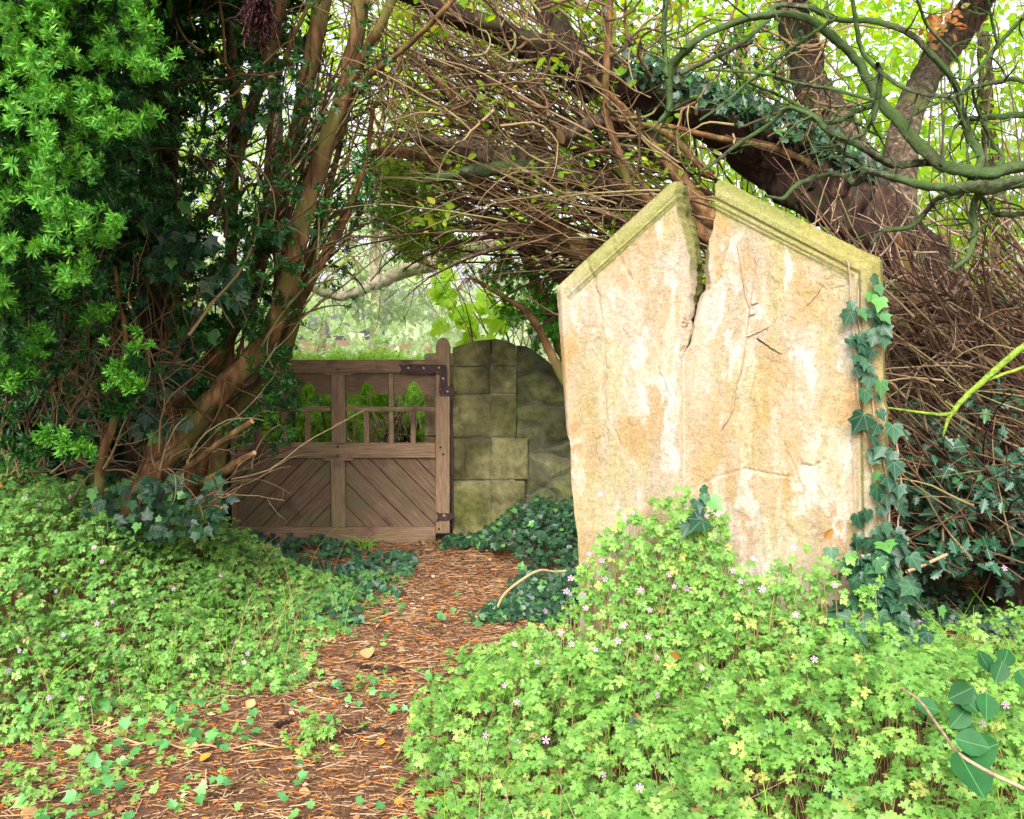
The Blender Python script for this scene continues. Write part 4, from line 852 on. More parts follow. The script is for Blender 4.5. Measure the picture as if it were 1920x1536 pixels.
# ------------------------------------------------------------------ right yew: massive leaning trunk, limbs and the sweeping mass of twigs
yr = empty('leaning_yew_tree', 'huge leaning yew whose bare twig mass arches over the headstone', 'tree')
g = Geo()
limb(g, [(1990, 1130, 4.55, 230), (1930, 980, 4.60, 190), (1880, 850, 4.65, 160), (1820, 700, 4.75, 135), (1755, 570, 4.85, 122), (1690, 470, 4.95, 118), (1610, 395, 5.05, 112), (1520, 340, 5.15, 112), (1440, 285, 5.25, 98), (1350, 235, 5.25, 84), (1250, 190, 5.25, 74), (1130, 140, 5.15, 62), (1010, 90, 5.05, 52), (900, 45, 4.95, 42), (780, 0, 4.85, 28), (650, -60, 4.75, 18)], 36, 150, .2)
g.obj('trunk', M['bark_dark'], yr, True)
g = Geo(); limb(g, [(1640, 400, 5.15, 70), (1612, 330, 5.3, 72), (1575, 245, 5.6, 70), (1530, 170, 6.0, 60), (1503, 100, 6.3, 58), (1485, 30, 6.3, 54), (1470, -120, 6.3, 48)], 24, 70, .16); g.obj('limb', M['bark_grey'], yr, True)
g = Geo(); limb(g, [(1690, 430, 5.1, 60), (1684, 330, 5.4, 58), (1700, 230, 5.7, 54), (1740, 140, 6.1, 50), (1790, 60, 6.3, 56), (1860, -40, 6.3, 52), (1930, -140, 6.3, 48)], 22, 60, .16); g.obj('limb', M['bark_grey'], yr, True)
g = Geo(); limb(g, [(1100, 140, 5.15, 60), (1075, 110, 5.3, 56), (1050, 60, 5.6, 50), (1018, 0, 5.9, 44), (990, -120, 5.9, 38)], 18, 40, .16); g.obj('limb', M['bark_dark'], yr, True)
g = Geo(); limb(g, [(1400, 520, 5.6, 62), (1330, 430, 5.5, 50), (1240, 385, 5.4, 44), (1130, 345, 5.3, 44), (1030, 325, 5.2, 52), (975, 308, 5.15, 54), (925, 290, 5.1, 40), (860, 274, 5.1, 30), (800, 262, 5.1, 22), (730, 250, 5.1, 12)], 20, 90, .25); g.obj('limb', M['bark_grey'], yr, True)
g = Geo(); limb(g, [(1010, 320, 5.15, 34), (940, 315, 5.05, 26), (880, 322, 5.0, 23), (830, 333, 5.0, 19), (795, 340, 5.0, 14)], 14, 40, .15); g.obj('limb', M['bark_moss'], yr, True)
lim = [
 [(1180, 520, 5.5, 36), (1060, 440, 5.4, 30), (980, 385, 5.4, 28), (905, 350, 5.35, 32), (850, 318, 5.3, 34), (790, 290, 5.3, 28), (735, 284, 5.2, 18), (690, 290, 5.2, 10)],
 [(1250, 560, 5.6, 40), (1150, 500, 5.5, 34), (1060, 465, 5.4, 26), (960, 425, 5.4, 20), (870, 395, 5.4, 12)],
 [(1430, 560, 5.2, 40), (1350, 440, 5.15, 44), (1300, 370, 5.1, 34), (1240, 290, 5.1, 22), (1180, 215, 5.0, 15), (1100, 140, 5.0, 10)],
 [(1360, 470, 5.0, 30), (1270, 400, 4.95, 20), (1190, 360, 4.9, 16), (1160, 290, 4.9, 15), (1137, 210, 4.9, 13), (1140, 90, 4.9, 12), (1150, -60, 4.9, 9)],
 [(1110, 540, 5.5, 28), (1050, 430, 5.4, 16), (970, 330, 5.3, 10), (900, 240, 5.2, 10), (780, 115, 5.1, 9), (740, 90, 5.1, 6)],
 [(1080, 700, 6.0, 30), (1040, 620, 6.0, 26), (1005, 530, 6.0, 22), (965, 440, 6.0, 16)],
 [(1130, 640, 5.9, 26), (1080, 560, 5.9, 22), (1030, 500, 5.9, 18), (985, 430, 5.9, 14)],
 [(1060, 720, 5.7, 18), (1000, 600, 5.7, 14), (950, 560, 5.7, 10), (880, 520, 5.7, 6)],
 [(1980, 900, 4.6, 60), (1890, 810, 4.6, 46), (1800, 705, 4.6, 36), (1735, 615, 4.6, 30), (1712, 540, 4.6, 26), (1690, 485, 4.6, 20)],
 [(1980, 850, 4.8, 40), (1860, 720, 4.8, 26), (1790, 610, 4.8, 22), (1740, 520, 4.8, 18), (1680, 440, 4.8, 16)],
 [(1820, 700, 4.9, 40), (1770, 600, 4.9, 30), (1755, 520, 4.9, 24), (1770, 440, 4.9, 18)],
 [(1720, 640, 4.7, 22), (1690, 610, 4.7, 20), (1650, 590, 4.8, 16)],
 [(1330, 330, 5.1, 14), (1240, 245, 5.0, 12), (1400, 275, 5.1, 12)] [:2] + [(1120, 220, 5.0, 7)],
 [(1560, 330, 5.0, 14), (1460, 280, 5.0, 12), (1330, 255, 5.0, 11), (1240, 235, 5.0, 9), (1180, 245, 5.0, 5)],
]
for s in lim:
    g = Geo(); limb(g, s, 12, flute=.15); g.obj('branch', M['bark_yew'], yr, True)
sb = stick([(1052, 255, 4.9, 30), (1080, 246, 4.95, 27), (1130, 228, 5.0, 26), (1200, 250, 5.2, 30), (1260, 290, 5.3, 30)], 'sawn_stub', None, 'bark_grey', parent=yr, sides=14)
# sweeping twigs
def flow_ang(u, v): return 180 - (12 + 27 * np.clip(1 - (v + 20) / 470, 0, 1)) - 10 * sstep(1000, 800, u) * 0
g = Geo(); K = 600
vv = U_(-60, 520, K); uu = U_(820, 1420, K); low = np.interp(uu, [800, 950, 1100, 1300, 1420], [375, 430, 510, 560, 600]); ok = (vv < low) & ~((uu > 1180) & (vv < np.interp(uu, [1000, 1250, 1440, 1560, 1700], [150, 270, 390, 470, 600]))); uu, vv = uu[ok], vv[ok]; K = len(uu)
tw = twigs(K, uu, vv, flow_ang(uu, vv) + rng.normal(0, 9, K), U_(110, 360, K), U_(4.5, 6.0, K), U_(1.8, 5.4, K), .07, -.012, .25, 10); addt(g, tw, 5)
s9 = sub_twigs(tw[2], 900, 40, ln=(30, 110), curl=.14); addt(g, s9); addt(g, sub_twigs(s9[2], 900, 50, ln=(12, 45), curl=.16))
g.obj('twigs', M['twig'], yr)
g = Geo(); K = 430; uu = U_(900, 1500, K); vv = U_(0, 620, K); low = np.interp(uu, [800, 950, 1100, 1300, 1500], [375, 440, 540, 620, 640]); up = np.interp(uu, [800, 1000, 1300, 1500], [-50, 60, 270, 380]); up = np.maximum(up, np.interp(uu, [1150, 1250, 1440, 1560, 1700], [60, 270, 390, 470, 600])); ok = (vv < low) & (vv > up); uu, vv = uu[ok], vv[ok]; K = len(uu)
tw = twigs(K, uu, vv, flow_ang(uu, vv) + rng.normal(0, 12, K), U_(120, 380, K), U_(5.2, 6.4, K), U_(3.0, 9, K), .07, 0, .3, 10); addt(g, tw, 5); addt(g, sub_twigs(tw[2], 500, 40))
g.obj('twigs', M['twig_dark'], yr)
# curly reddish twigs hanging at the top centre and right
g = Geo(); K = 130; tw = twigs(K, U_(850, 1560, K), U_(-80, 260, K), U_(0, 360, K), U_(70, 240, K), U_(4.4, 5.4, K), U_(3, 8, K), .24, .0, .25, 11); addt(g, tw, 5); addt(g, sub_twigs(tw[2], 200, 60, curl=.25)); g.obj('twigs', M['twig'], yr)
# right hand thicket under the trunk
g = Geo(); K = 620; uu = U_(1600, 2100, K); vv = U_(480, 1090, K); ok = vv > 520 + (uu < 1700) * 0; uu, vv = uu[ok], vv[ok]; K = len(uu)
tw = twigs(K, uu, vv, rng.normal(142, 15, K), U_(100, 380, K), U_(3.9, 5.2, K), U_(2.5, 7, K), .07, 0, .3, 9); addt(g, tw, 5); addt(g, sub_twigs(tw[2], 600, 45)); g.obj('twigs', M['twig_dark'], yr)
g = Geo(); K = 230; tw = twigs(K, U_(1640, 2080, K), U_(560, 1060, K), rng.normal(142, 22, K), U_(90, 330, K), U_(3.8, 4.4, K), U_(2.2, 6.0, K), .09, 0, .2, 9); addt(g, tw, 5); addt(g, sub_twigs(tw[2], 260, 45)); g.obj('twigs', M['twig'], yr)
g = Geo(); K = 120; tw = twigs(K, U_(1480, 1960, K), U_(440, 720, K), U_(20, 200, K), U_(60, 230, K), U_(4.0, 5.0, K), U_(2.0, 5.5, K), .16, 0, .2, 9); addt(g, tw, 4); addt(g, sub_twigs(tw[2], 220, 70, curl=.2, ln=(20, 80))); g.obj('twigs', M['twig_pale'], yr)
# evergreen sprays hanging in the opening and an unseen crown added overhead for shade
u, v, Y = clustered(1500, 80, (690, 860), (300, 480), (6.0, 6.8), 16, 14, .08, lambda u, v: (v < 330 + (u - 690) * 1.1 + 60) * (v > (u - 800) * .8 + 290) * 1.0)
g = rosettes(len(u), u, v, Y, U_(.05, .09, len(u))); g.obj('sprays', M['hedge'], yr); g = Geo()
u, v, Y = clustered(600, 50, (880, 1060), (500, 690), (5.8, 6.2), 14, 14, .08, lambda u, v: (v < 520 + (u - 880) * 1.0) * 1.0); rosettes(len(u), u, v, Y, U_(.05, .08, len(u)), geo=g); g.obj('sprays', M['yew_new'], yr); g = Geo()
gl = Geo(); K = 2800; u9, v9, Y9 = clustered(K, 140, (720, 1300), (-60, 430), (4.9, 6.6), 22, 16, .15)
scatter(OVAL[0] * [.8, 1, 1], OVAL[1], at(u9, v9, Y9), rnd_norm(K, (0, -.6, .5), .5), U_(.03, .06, K), geo=gl); gl.obj('leaves', M['decid'], yr)
u, v, Y = clustered(500, 50, (1040, 1500), (60, 300), (5.2, 6.2), 16, 14, .08); rosettes(len(u), u, v, Y, U_(.05, .08, len(u)), geo=g)
g.obj('needles', M['yew'], yr)
K = 1000; P = np.stack([U_(0.2, 5.0, K), U_(4.6, 6.2, K), U_(3.6, 4.6, K)], -1); g = scatter(ROS[0], ROS[1], P, rnd_norm(K, (0, -.2, .8), .5), U_(.25, .4, K)); g.obj('crown', M['yew'], yr)
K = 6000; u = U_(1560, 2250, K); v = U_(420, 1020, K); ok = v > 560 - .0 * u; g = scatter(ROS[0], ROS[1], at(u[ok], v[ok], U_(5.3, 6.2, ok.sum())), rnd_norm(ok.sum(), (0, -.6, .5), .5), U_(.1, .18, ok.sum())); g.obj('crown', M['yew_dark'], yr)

# ivy on the big trunk
K = 900; tt = rng.random(K); u = np.interp(tt, [0, .3, .6, 1], [1180, 1350, 1480, 1640]) + rng.normal(0, 14, K); v = np.interp(tt, [0, .3, .6, 1], [140, 205, 250, 350]) + rng.normal(0, 14, K) - 22
g = scatter(IVY[0], IVY[1], at(u, v, U_(4.9, 5.05, K)), rnd_norm(K, (0, -.9, .3), .4), U_(.025, .05, K)); o = g.obj('ivy', M['ivy_dark'], None); tag(o, 'dark glossy ivy mat along the top of the leaning trunk', 'ivy')
K = 170; g = Geo()
for cu, cv, n_, Y_ in ((310, 500, 26, 4.4), (345, 460, 20, 4.4), (300, 410, 18, 4.5), (420, 545, 12, 4.5), (440, 520, 9, 4.5), (260, 690, 14, 4.5), (320, 700, 16, 4.6), (480, 225, 6, 4.8), (535, 415, 8, 4.7), (300, 800, 14, 4.5), (270, 740, 12, 4.5), (350, 640, 12, 4.6)):
    scatter(IVY[0], IVY[1], at(cu + rng.normal(0, 24, n_), cv + rng.normal(0, 18, n_), np.full(n_, Y_) + rng.normal(0, .03, n_)), rnd_norm(n_, (0, -.9, .35), .3), U_(.045, .08, n_), roll=rng.normal(0, .6, n_), geo=g)
o = g.obj('ivy', M['ivy_dark'], None); tag(o, 'dark ivy leaves climbing the shaded trunks of the left yew', 'ivy')

# ------------------------------------------------------------------ mossy branches of a nearer tree reaching in from the right
mt = empty('mossy_tree', 'green mossy bare branches of a near tree reaching in at upper right', 'tree')
MY = 3.4
ms = [
 [(2600, 300, 34), (2300, 330, 30), (2080, 335, 28), (1920, 343, 27), (1840, 350, 26), (1767, 352, 19), (1694, 339, 17), (1628, 321, 14), (1606, 343, 13), (1577, 328, 11), (1530, 332, 10), (1490, 350, 9), (1468, 372, 8), (1435, 368, 6)],
 [(2600, 240, 30), (2300, 290, 26), (2080, 305, 25), (1920, 313, 24), (1858, 326, 24), (1803, 323, 26), (1749, 299, 24), (1694, 237, 23), (1650, 190, 21), (1636, 164, 20), (1603, 109, 18), (1570, 76, 18), (1530, 44, 16), (1490, 29, 15), (1439, 27, 14), (1384, 40, 14), (1311, 73, 13), (1264, 113, 13), (1253, 146, 13), (1254, 204, 13), (1238, 226, 8), (1225, 240, 4)],
 [(1821, 340, 20), (1838, 300, 16), (1818, 255, 17), (1803, 204, 14), (1789, 153, 13), (1745, 102, 13), (1701, 62, 12), (1639, 40, 12), (1566, 35, 11), (1522, 15, 11), (1457, 11, 10), (1439, 36, 10), (1395, 77, 9), (1329, 113, 9), (1275, 138, 10)],
 [(2040, 212, 14), (1920, 215, 13), (1858, 219, 12), (1811, 224, 9), (1790, 240, 6)],
 [(2000, 180, 9), (1940, 160, 8), (1900, 148, 9), (1876, 153, 9), (1821, 164, 8), (1789, 182, 7), (1740, 200, 5), (1700, 225, 3)],
 [(1990, -40, 10), (1920, 30, 9), (1869, 87, 8), (1821, 146, 7), (1803, 178, 7), (1800, 210, 6)],
 [(1836, 340, 16), (1834, 362, 14), (1825, 394, 13), (1827, 437, 13), (1815, 480, 10), (1781, 510, 6)],
 [(1821, 352, 12), (1760, 372, 11), (1730, 405, 10), (1701, 427, 10), (1657, 434, 8), (1632, 458, 5)],
 [(2000, 398, 10), (1920, 401, 10), (1869, 401, 10), (1850, 380, 9), (1838, 362, 8)],
 [(1767, 305, 15), (1720, 305, 15), (1676, 310, 14), (1639, 292, 14), (1600, 268, 13), (1555, 248, 12), (1530, 222, 11), (1500, 208, 9), (1475, 204, 9), (1440, 235, 8), (1384, 270, 8), (1340, 305, 7), (1311, 324, 6)],
 [(1640, 198, 12), (1606, 208, 11), (1577, 226, 10), (1541, 228, 9), (1500, 214, 8)],
 [(1645, 120, 9), (1650, 140, 11), (1643, 197, 11), (1625, 244, 9), (1595, 262, 7), (1566, 273, 4)],
 [(1570, 33, 8), (1520, 65, 7), (1475, 98, 7), (1420, 140, 6), (1384, 171, 6), (1350, 200, 5), (1311, 226, 4)],
 [(1595, -30, 8), (1606, 55, 9), (1617, 95, 9), (1643, 128, 9), (1694, 164, 9), (1740, 178, 8), (1785, 186, 8), (1810, 240, 8)],
 [(1340, 100, 5), (1366, 124, 6), (1402, 153, 6), (1468, 182, 7), (1530, 218, 8)],
 [(1250, -60, 12), (1247, 0, 11), (1245, 73, 10), (1250, 146, 11)],
 [(1240, 240, 4), (1253, 205, 9), (1262, 130, 11), (1300, 85, 10)],
 [(1920, 620, 5), (1780, 560, 0.1)][:0] or [(1838, 350, 10), (1880, 300, 8), (1862, 270, 8), (1845, 235, 7), (1828, 190, 6), (1822, 150, 5)],
 [(1555, 250, 10), (1580, 285, 9), (1610, 300, 9), (1628, 322, 10)],
 [(1330, 130, 5), (1440, 140, 6), (1490, 155, 7), (1560, 168, 7), (1640, 188, 7)],
 [(1720, 0, 6), (1740, 50, 6), (1795, 110, 6), (1800, 150, 6)],
 [(1847, -20, 7), (1860, 40, 6), (1872, 90, 5)],
]
mt_t = []
for s in ms:
    g = Geo(); yy = MY + rng.uniform(-.12, .12)
    pts = [(p[0], p[1], yy + .1 * math.sin(i * .8), p[2] * .9) for i, p in enumerate(s)]
    limb(g, pts, 12, flute=.22, wob=.22, m=int(max(12, len(pts) * 9))); g.obj('branch', M['bark_moss'], mt, True)
    C = catmull(np.array(pts), 24); mt_t.append(C)
A = np.concatenate(mt_t); K = 230; k = rng.integers(0, len(A), K); g = Geo()
tw = twigs(K, A[k, 0], A[k, 1], U_(0, 360, K), U_(20, 120, K), A[k, 2], np.minimum(A[k, 3] * .4, 4) + .8, .14, 0, .15, 7); addt(g, tw, 5); addt(g, sub_twigs(tw[2], 200, 60, ln=(12, 50))); g.obj('twigs', M['bark_moss'], mt)
lb = empty('mossy_branch', 'bright lime green mossy branch reaching in right of the headstone', 'branch')
g = Geo()
for s in ([(2700, 330, 24), (2350, 420, 20), (2060, 550, 16), (1920, 650, 13), (1860, 700, 12), (1800, 755, 10), (1784, 775, 9), (1745, 776, 6), (1700, 770, 5), (1656, 764, 4)], [(1786, 772, 8), (1776, 790, 7), (1769, 814, 5)], [(2100, 540, 6), (1990, 655, 7), (1920, 688, 6), (1880, 702, 6), (1852, 712, 6)], [(1784, 776, 5), (1792, 768, 4), (1772, 752, 3)]):
    limb(g, [(a, b, 3.3, c) for a, b, c in s], 10, flute=.1, wob=.15)
g.obj('bough', M['bark_lime'], lb, True)

# ------------------------------------------------------------------ background trees beyond the wall
def decid(name, label, ur, vr, Yr, K, nc, leaf, mat, trunk=None, su=40, sv=34, tmpl=SIMPLE, prob=None, group='leafy trees beyond the wall', bark='bark_grey', base=(0, -.6, .5)):
    root = empty(name, label, 'tree', group)
    u, v, Y = clustered(K, nc, ur, vr, Yr, su, sv, .25, prob)
    g = scatter(tmpl[0], tmpl[1], at(u, v, Y), rnd_norm(len(u), base, .55), U_(leaf * .6, leaf * 1.25, len(u))); g.obj('crown', M[mat], root)
    g = Geo()
    for tpts in trunk or []: limb(g, tpts, 10, flute=.1)
    if trunk: g.obj('trunk', M[bark], root, True)
    return root
g1 = decid('leafy_tree', 'yellow green leafy tree filling the upper right gaps behind the leaning yew', (1250, 2150), (-250, 620), (8, 10.5), 12000, 520, .105, 'decid', [[(1900, 900, 9, 40), (1880, 500, 9, 34), (1850, 200, 9, 26), (1840, -100, 9, 16)]])
decid('leafy_tree', 'yellow green leafy tree behind the twig arch at upper centre', (700, 1330), (-250, 330), (12, 13.5), 5600, 320, .13, 'decid', [[(1180, 700, 9, 34), (1160, 300, 9, 28), (1130, -100, 9, 20)]], prob=lambda u, v: 1 - .55 * np.exp(-((u - 880) / 110) ** 2 - ((v - 230) / 80) ** 2))
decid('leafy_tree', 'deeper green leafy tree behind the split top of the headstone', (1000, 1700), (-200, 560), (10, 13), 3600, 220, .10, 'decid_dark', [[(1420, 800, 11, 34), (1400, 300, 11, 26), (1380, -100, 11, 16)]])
decid('leafy_tree', 'yellow green leafy tree glimpsed between the leaning yew stems', (330, 760), (-250, 640), (12, 13.5), 4600, 240, .115, 'decid', [[(540, 800, 9, 30), (520, 300, 9, 26), (500, -100, 9, 20)]], prob=lambda u, v: np.where(v > 330, sstep(640, 560, u), 1.0))
decid('leafy_tree', 'leafy green tree behind the dark yew at far left', (-500, 400), (-350, 700), (8.5, 12), 9000, 260, .12, 'decid_dark', [[(120, 900, 10, 50), (100, 200, 10, 36), (80, -200, 10, 26)]])
decid('leafy_tree', 'green leafy tree low behind the wall at far right', (1500, 2300), (380, 760), (8, 10), 5000, 160, .10, 'decid', [[(2000, 900, 9, 40), (2020, 400, 9, 30), (2000, 0, 9, 20)]])
# thin upright stems in the background at right
g = Geo(); K = 70; tw = twigs(K, U_(1250, 2000, K), U_(250, 620, K), rng.normal(90, 8, K), U_(200, 520, K), U_(7.0, 8.2, K), U_(2, 5, K), .03, 0, .2, 9); addt(g, tw, 4)
K = 60; tw = twigs(K, U_(800, 1250, K), U_(200, 420, K), rng.normal(90, 10, K), U_(150, 420, K), U_(7.0, 8.2, K), U_(2, 5, K), .04, 0, .2, 9); addt(g, tw, 4); o = g.obj('twigs', M['twig_far'], g1)
# pale tree in the light beyond the gate
def pr_far(u, v): return 1 - .5 * np.exp(-((u - 870) / 50) ** 2 - ((v - 560) / 40) ** 2)
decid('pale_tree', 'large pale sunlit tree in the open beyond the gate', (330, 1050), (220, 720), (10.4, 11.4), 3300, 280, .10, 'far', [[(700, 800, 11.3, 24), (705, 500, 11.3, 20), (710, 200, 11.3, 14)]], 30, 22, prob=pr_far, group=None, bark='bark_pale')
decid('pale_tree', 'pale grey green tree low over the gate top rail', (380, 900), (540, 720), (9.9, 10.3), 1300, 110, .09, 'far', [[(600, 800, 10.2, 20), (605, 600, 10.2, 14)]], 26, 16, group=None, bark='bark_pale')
pb = empty('pale_branch_tree', 'pale barked tree with a curved bough across the opening above the gate', 'tree'); g = Geo()
limb(g, [(585, 540, 9.30, 14), (610, 550, 9.30, 17), (640, 556, 9.30, 18), (680, 545, 9.35, 19), (720, 524, 9.40, 26), (770, 502, 9.40, 32), (820, 485, 9.40, 34), (870, 465, 9.40, 34), (940, 450, 9.50, 34), (1030, 470, 9.60, 40), (1100, 560, 9.70, 50), (1130, 800, 9.80, 60)], 16, 80, .12)
limb(g, [(702, 530, 9.40, 14), (700, 480, 9.50, 13), (704, 420, 9.50, 13), (706, 370, 9.50, 13), (700, 280, 9.50, 10)], 10); limb(g, [(700, 420, 9.50, 6), (680, 395, 9.40, 5), (660, 380, 9.40, 5)], 8)
limb(g, [(615, 550, 9.30, 7), (612, 530, 9.30, 6), (625, 518, 9.30, 4)], 8); g.obj('trunk', M['bark_pale'], pb, True)
g = Geo(); K = 150; tw = twigs(K, U_(600, 900, K), U_(380, 560, K), U_(-150, -20, K), U_(30, 110, K), U_(9.3, 9.5, K), U_(1.2, 3, K), .15, 0, .1, 7); addt(g, tw); addt(g, sub_twigs(tw[2], 200, 60, ln=(10, 45))); g.obj('twigs', M['twig_far'], pb)
K = 1500; k = rng.integers(0, 150, K); u_, v_, y_ = tw[2][0][k, 4], tw[2][1][k, 4], tw[2][2][k, 4]
K2 = 420; u2, v2, y2 = clustered(K2, 26, (640, 800), (540, 590), (9.2, 9.5), 18, 12, .05)
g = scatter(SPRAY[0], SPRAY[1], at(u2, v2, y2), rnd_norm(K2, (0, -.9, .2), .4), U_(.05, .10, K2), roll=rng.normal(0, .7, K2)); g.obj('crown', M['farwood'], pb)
# elder sprigs: pinnate bright leaves
def pinnate(geo, u, v, Y, ang, L, s):
    a = R(ang)
    for t_ in np.linspace(.3, 1, 4):
        for sg in ((-1, 1) if t_ < 1 else (0,)):
            p = at(u + math.cos(a) * L * t_, v - math.sin(a) * L * t_, Y)
            scatter(OVAL[0] * [1.1, 1, 1], OVAL[1], p[None], rnd_norm(1, (0, -.8, .3), .25), s, roll=np.array([math.pi / 2 + a * 0 + (-a) + math.pi + sg * 1.0 + rng.normal(0, .15)]), geo=geo)
g = Geo()
for i in range(20): pinnate(g, U_(850, 960), U_(560, 640), U_(8.2, 8.7), U_(0, 360), U_(22, 38), U_(.06, .10))
for i in range(10): pinnate(g, U_(920, 1010), U_(410, 460), U_(8.2, 8.7), U_(0, 360), U_(22, 34), U_(.05, .085))
for i in range(8): pinnate(g, U_(835, 870), U_(530, 600), U_(8.2, 8.5), U_(100, 220), U_(20, 35), U_(.06, .09))
eb = empty('elder_bush', 'bright yellow green elder sprigs over the top of the gate pier', 'bush'); g.obj('leaves', M['elder'], eb)
g = Geo(); K = 24; tw = twigs(K, U_(880, 1020, K), U_(650, 760, K), rng.normal(100, 25, K), U_(90, 300, K), U_(8.25, 8.7, K), U_(2, 4, K), .06); addt(g, tw, 5); g.obj('stems', M['twig'], eb)
# autumn leaves at the upper right
K = 60; i = rng.integers(0, 3, K); u = np.array([1745, 1765, 1790])[i] + rng.normal(0, 14, K); v = np.array([75, 45, 30])[i] + rng.normal(0, 14, K)
g = scatter(OVAL[0], OVAL[1], at(u, v, U_(3.6, 3.8, K)), rnd_norm(K, (0, -.8, .4), .4), U_(.018, .034, K)); g.obj('leaves', M['autumn'], mt)
# hedge behind the gate, darker brown gap near its middle
hd = empty('yew_hedge', 'clipped bright green yew hedge standing behind the gate', 'hedge')
K = 14000; u = U_(250, 1000, K); yb = U_(8.2, 9.0, K); z = rng.random(K)
top = 1.13 + .12 * (fbm(u * .02, u * 0 + 3, 6) - .5); P = at(u, np.full(K, 700.), yb); P[:, 2] = z ** .8 * top; dd = fbm(u * .03, P[:, 2] * 5, 12, 4); P[:, 1] = 8.6 + 1.3 * dd + U_(0, .15, K)
g = scatter(SPRAY[0], SPRAY[1], P, rnd_norm(K, (0, -.7, .6), .5), U_(.07, .13, K)); g.obj('foliage', M['hedge'], hd)
g = Geo(); K = 60; tw = twigs(K, U_(660, 790, K), U_(790, 870, K), rng.normal(80, 25, K), U_(30, 80, K), U_(8.8, 9.0, K), U_(2, 4, K), .1); addt(g, tw); g.obj('twigs', M['twig_pale'], hd)
# core of woody growth keeps the hedge opaque
K = 500; tw = twigs(K, U_(260, 980, K), U_(800, 930, K), rng.normal(90, 22, K), U_(60, 150, K), U_(9.6, 9.9, K), U_(5, 9, K), .1); g = Geo(); addt(g, tw, 5); g.obj('branches', M['twig_dark'], hd)
# far wood closing the horizon
K = 4500; x = U_(-45, 45, K); y = U_(34, 42, K); h = 9 + 4 * (fbm(x * .15, x * 0, 8) - .5) * 2 - 5 * np.exp(-((x + 1) / 4) ** 2); z = rng.random(K) * h
g = scatter(SIMPLE[0], SIMPLE[1], np.stack([x, y, z], -1), rnd_norm(K, (0, -.8, .4), .5), U_(.5, 1.1, K)); o = g.obj('far_wood', M['farwood'], None); tag(o, 'pale far wood closing the view', 'woodland', kind='stuff')

# ------------------------------------------------------------------ herb robert carpets
def canopy(x, y, hmax, seed, sc=2.2): return hmax * (.25 + .95 * fbm(x * sc + 11, y * sc + 5, seed, 3) + .55 * (fbm(x * 7 + 3, y * 7 + 5, seed + 3, 2) - .3))
def herbs(x, y, top, size, mat, name, label, drop=.10, base=(0, -.35, .9), spread=.33, kind='stuff', stem_frac=.25, cat='herb robert', geo_only=False):
    K = len(x); gzv = gz(x, y); z = gzv + top - drop * rng.random(K) ** 1.5 * np.where(rng.random(K) < .35, 1.9, .8)
    z = np.maximum(z, gzv + .015); P = np.stack([x, y, z], -1); sz = U_(size[0], size[1], K)
    root = empty(name, label, cat, None, kind)
    g = scatter(HERB[0], HERB[1], P, rnd_norm(K, base, spread), sz, bend=U_(-.25, .1, K)); lo = g.obj('leaves', M[mat], root)
    k = rng.random(K) < stem_frac; n = k.sum()
    if n:
        Q = P[k]; n5 = 5; t_ = np.linspace(0, 1, n5)[None, :, None]; B = Q.copy(); B[:, :2] += rng.normal(0, .05, (n, 2)); B[:, 2] = gz(B[:, 0], B[:, 1])
        mid = (Q + B) / 2 + rng.normal(0, .015, (n, 3)); PP = B[:, None] * (1 - t_) ** 2 + 2 * mid[:, None] * t_ * (1 - t_) + Q[:, None] * t_ ** 2
        V, q = tubes(PP, np.full((n, n5), .0011), 3); g2 = Geo()
        if kind:
            m_ = 260; kk_ = rng.integers(0, K, m_); b1 = P[kk_].copy(); b1[:, 2] -= .04; dr_ = rng.normal(0, .09, (m_, 3)); dr_[:, 2] = rng.uniform(.02, .09, m_); tt_ = np.linspace(0, 1, 6)[None, :, None]
            LP = b1[:, None] + dr_[:, None] * tt_; LP[..., 2] += (.05 * (tt_ - tt_ ** 2))[..., 0]; v9, q9 = tubes(LP, np.full((m_, 6), .0011), 3); g2.add(V, q); g2.add(v9, q9)
            g2.obj('stems', M['stem_red'], root)
        else:
            nf = sum(len(a) for a in g.f3); g.add(V, q); bpy.data.objects.remove(lo); lo = g.obj('leaves', M[mat], root)
            lo.data.materials.append(M['stem_red']); mi = np.zeros(len(lo.data.polygons), np.int32); mi[nf:] = 1; lo.data.polygons.foreach_set('material_index', mi)
    return root, P
def pts_in(K, xr, yr, f):
    x = U_(*xr, K); y = U_(*yr, K); k = f(x, y); return x[k], y[k]
PE = lambda y: path_edges(y)
# right carpet (close, bright)
fR = lambda x, y: (x > PE(y)[1] - .02 + .12 * (fbm(y * 3, x * 0, 3) - .5)) & ((x - .02) > -.06 * 0 - 1) & (y < 3.15 + .25 * sstep(1.15, 1.5, x) + .75 * sstep(.25, .05, x))
x, y = pts_in(21000, (-.34, 2.6), (1.35, 4.2), fR)
dd_ = x - PE(y)[1] + .30 * (fbm(x * 3, y * 3, 65, 3) - .5); kp = rng.random(len(x)) < sstep(-.16, .20, dd_); x, y = x[kp], y[kp]
edge = sstep(-.05, .7, x - PE(y)[1]); top = canopy(x, y, .34, 1) * (.25 + .75 * edge) * np.where((y > 3.3) | (x > 1.3), .75, 1)
hr, PR = herbs(x, y, top, (.030, .070), 'herb', 'herb_robert', 'bright green herb robert carpet in front of and around the headstone', .11)
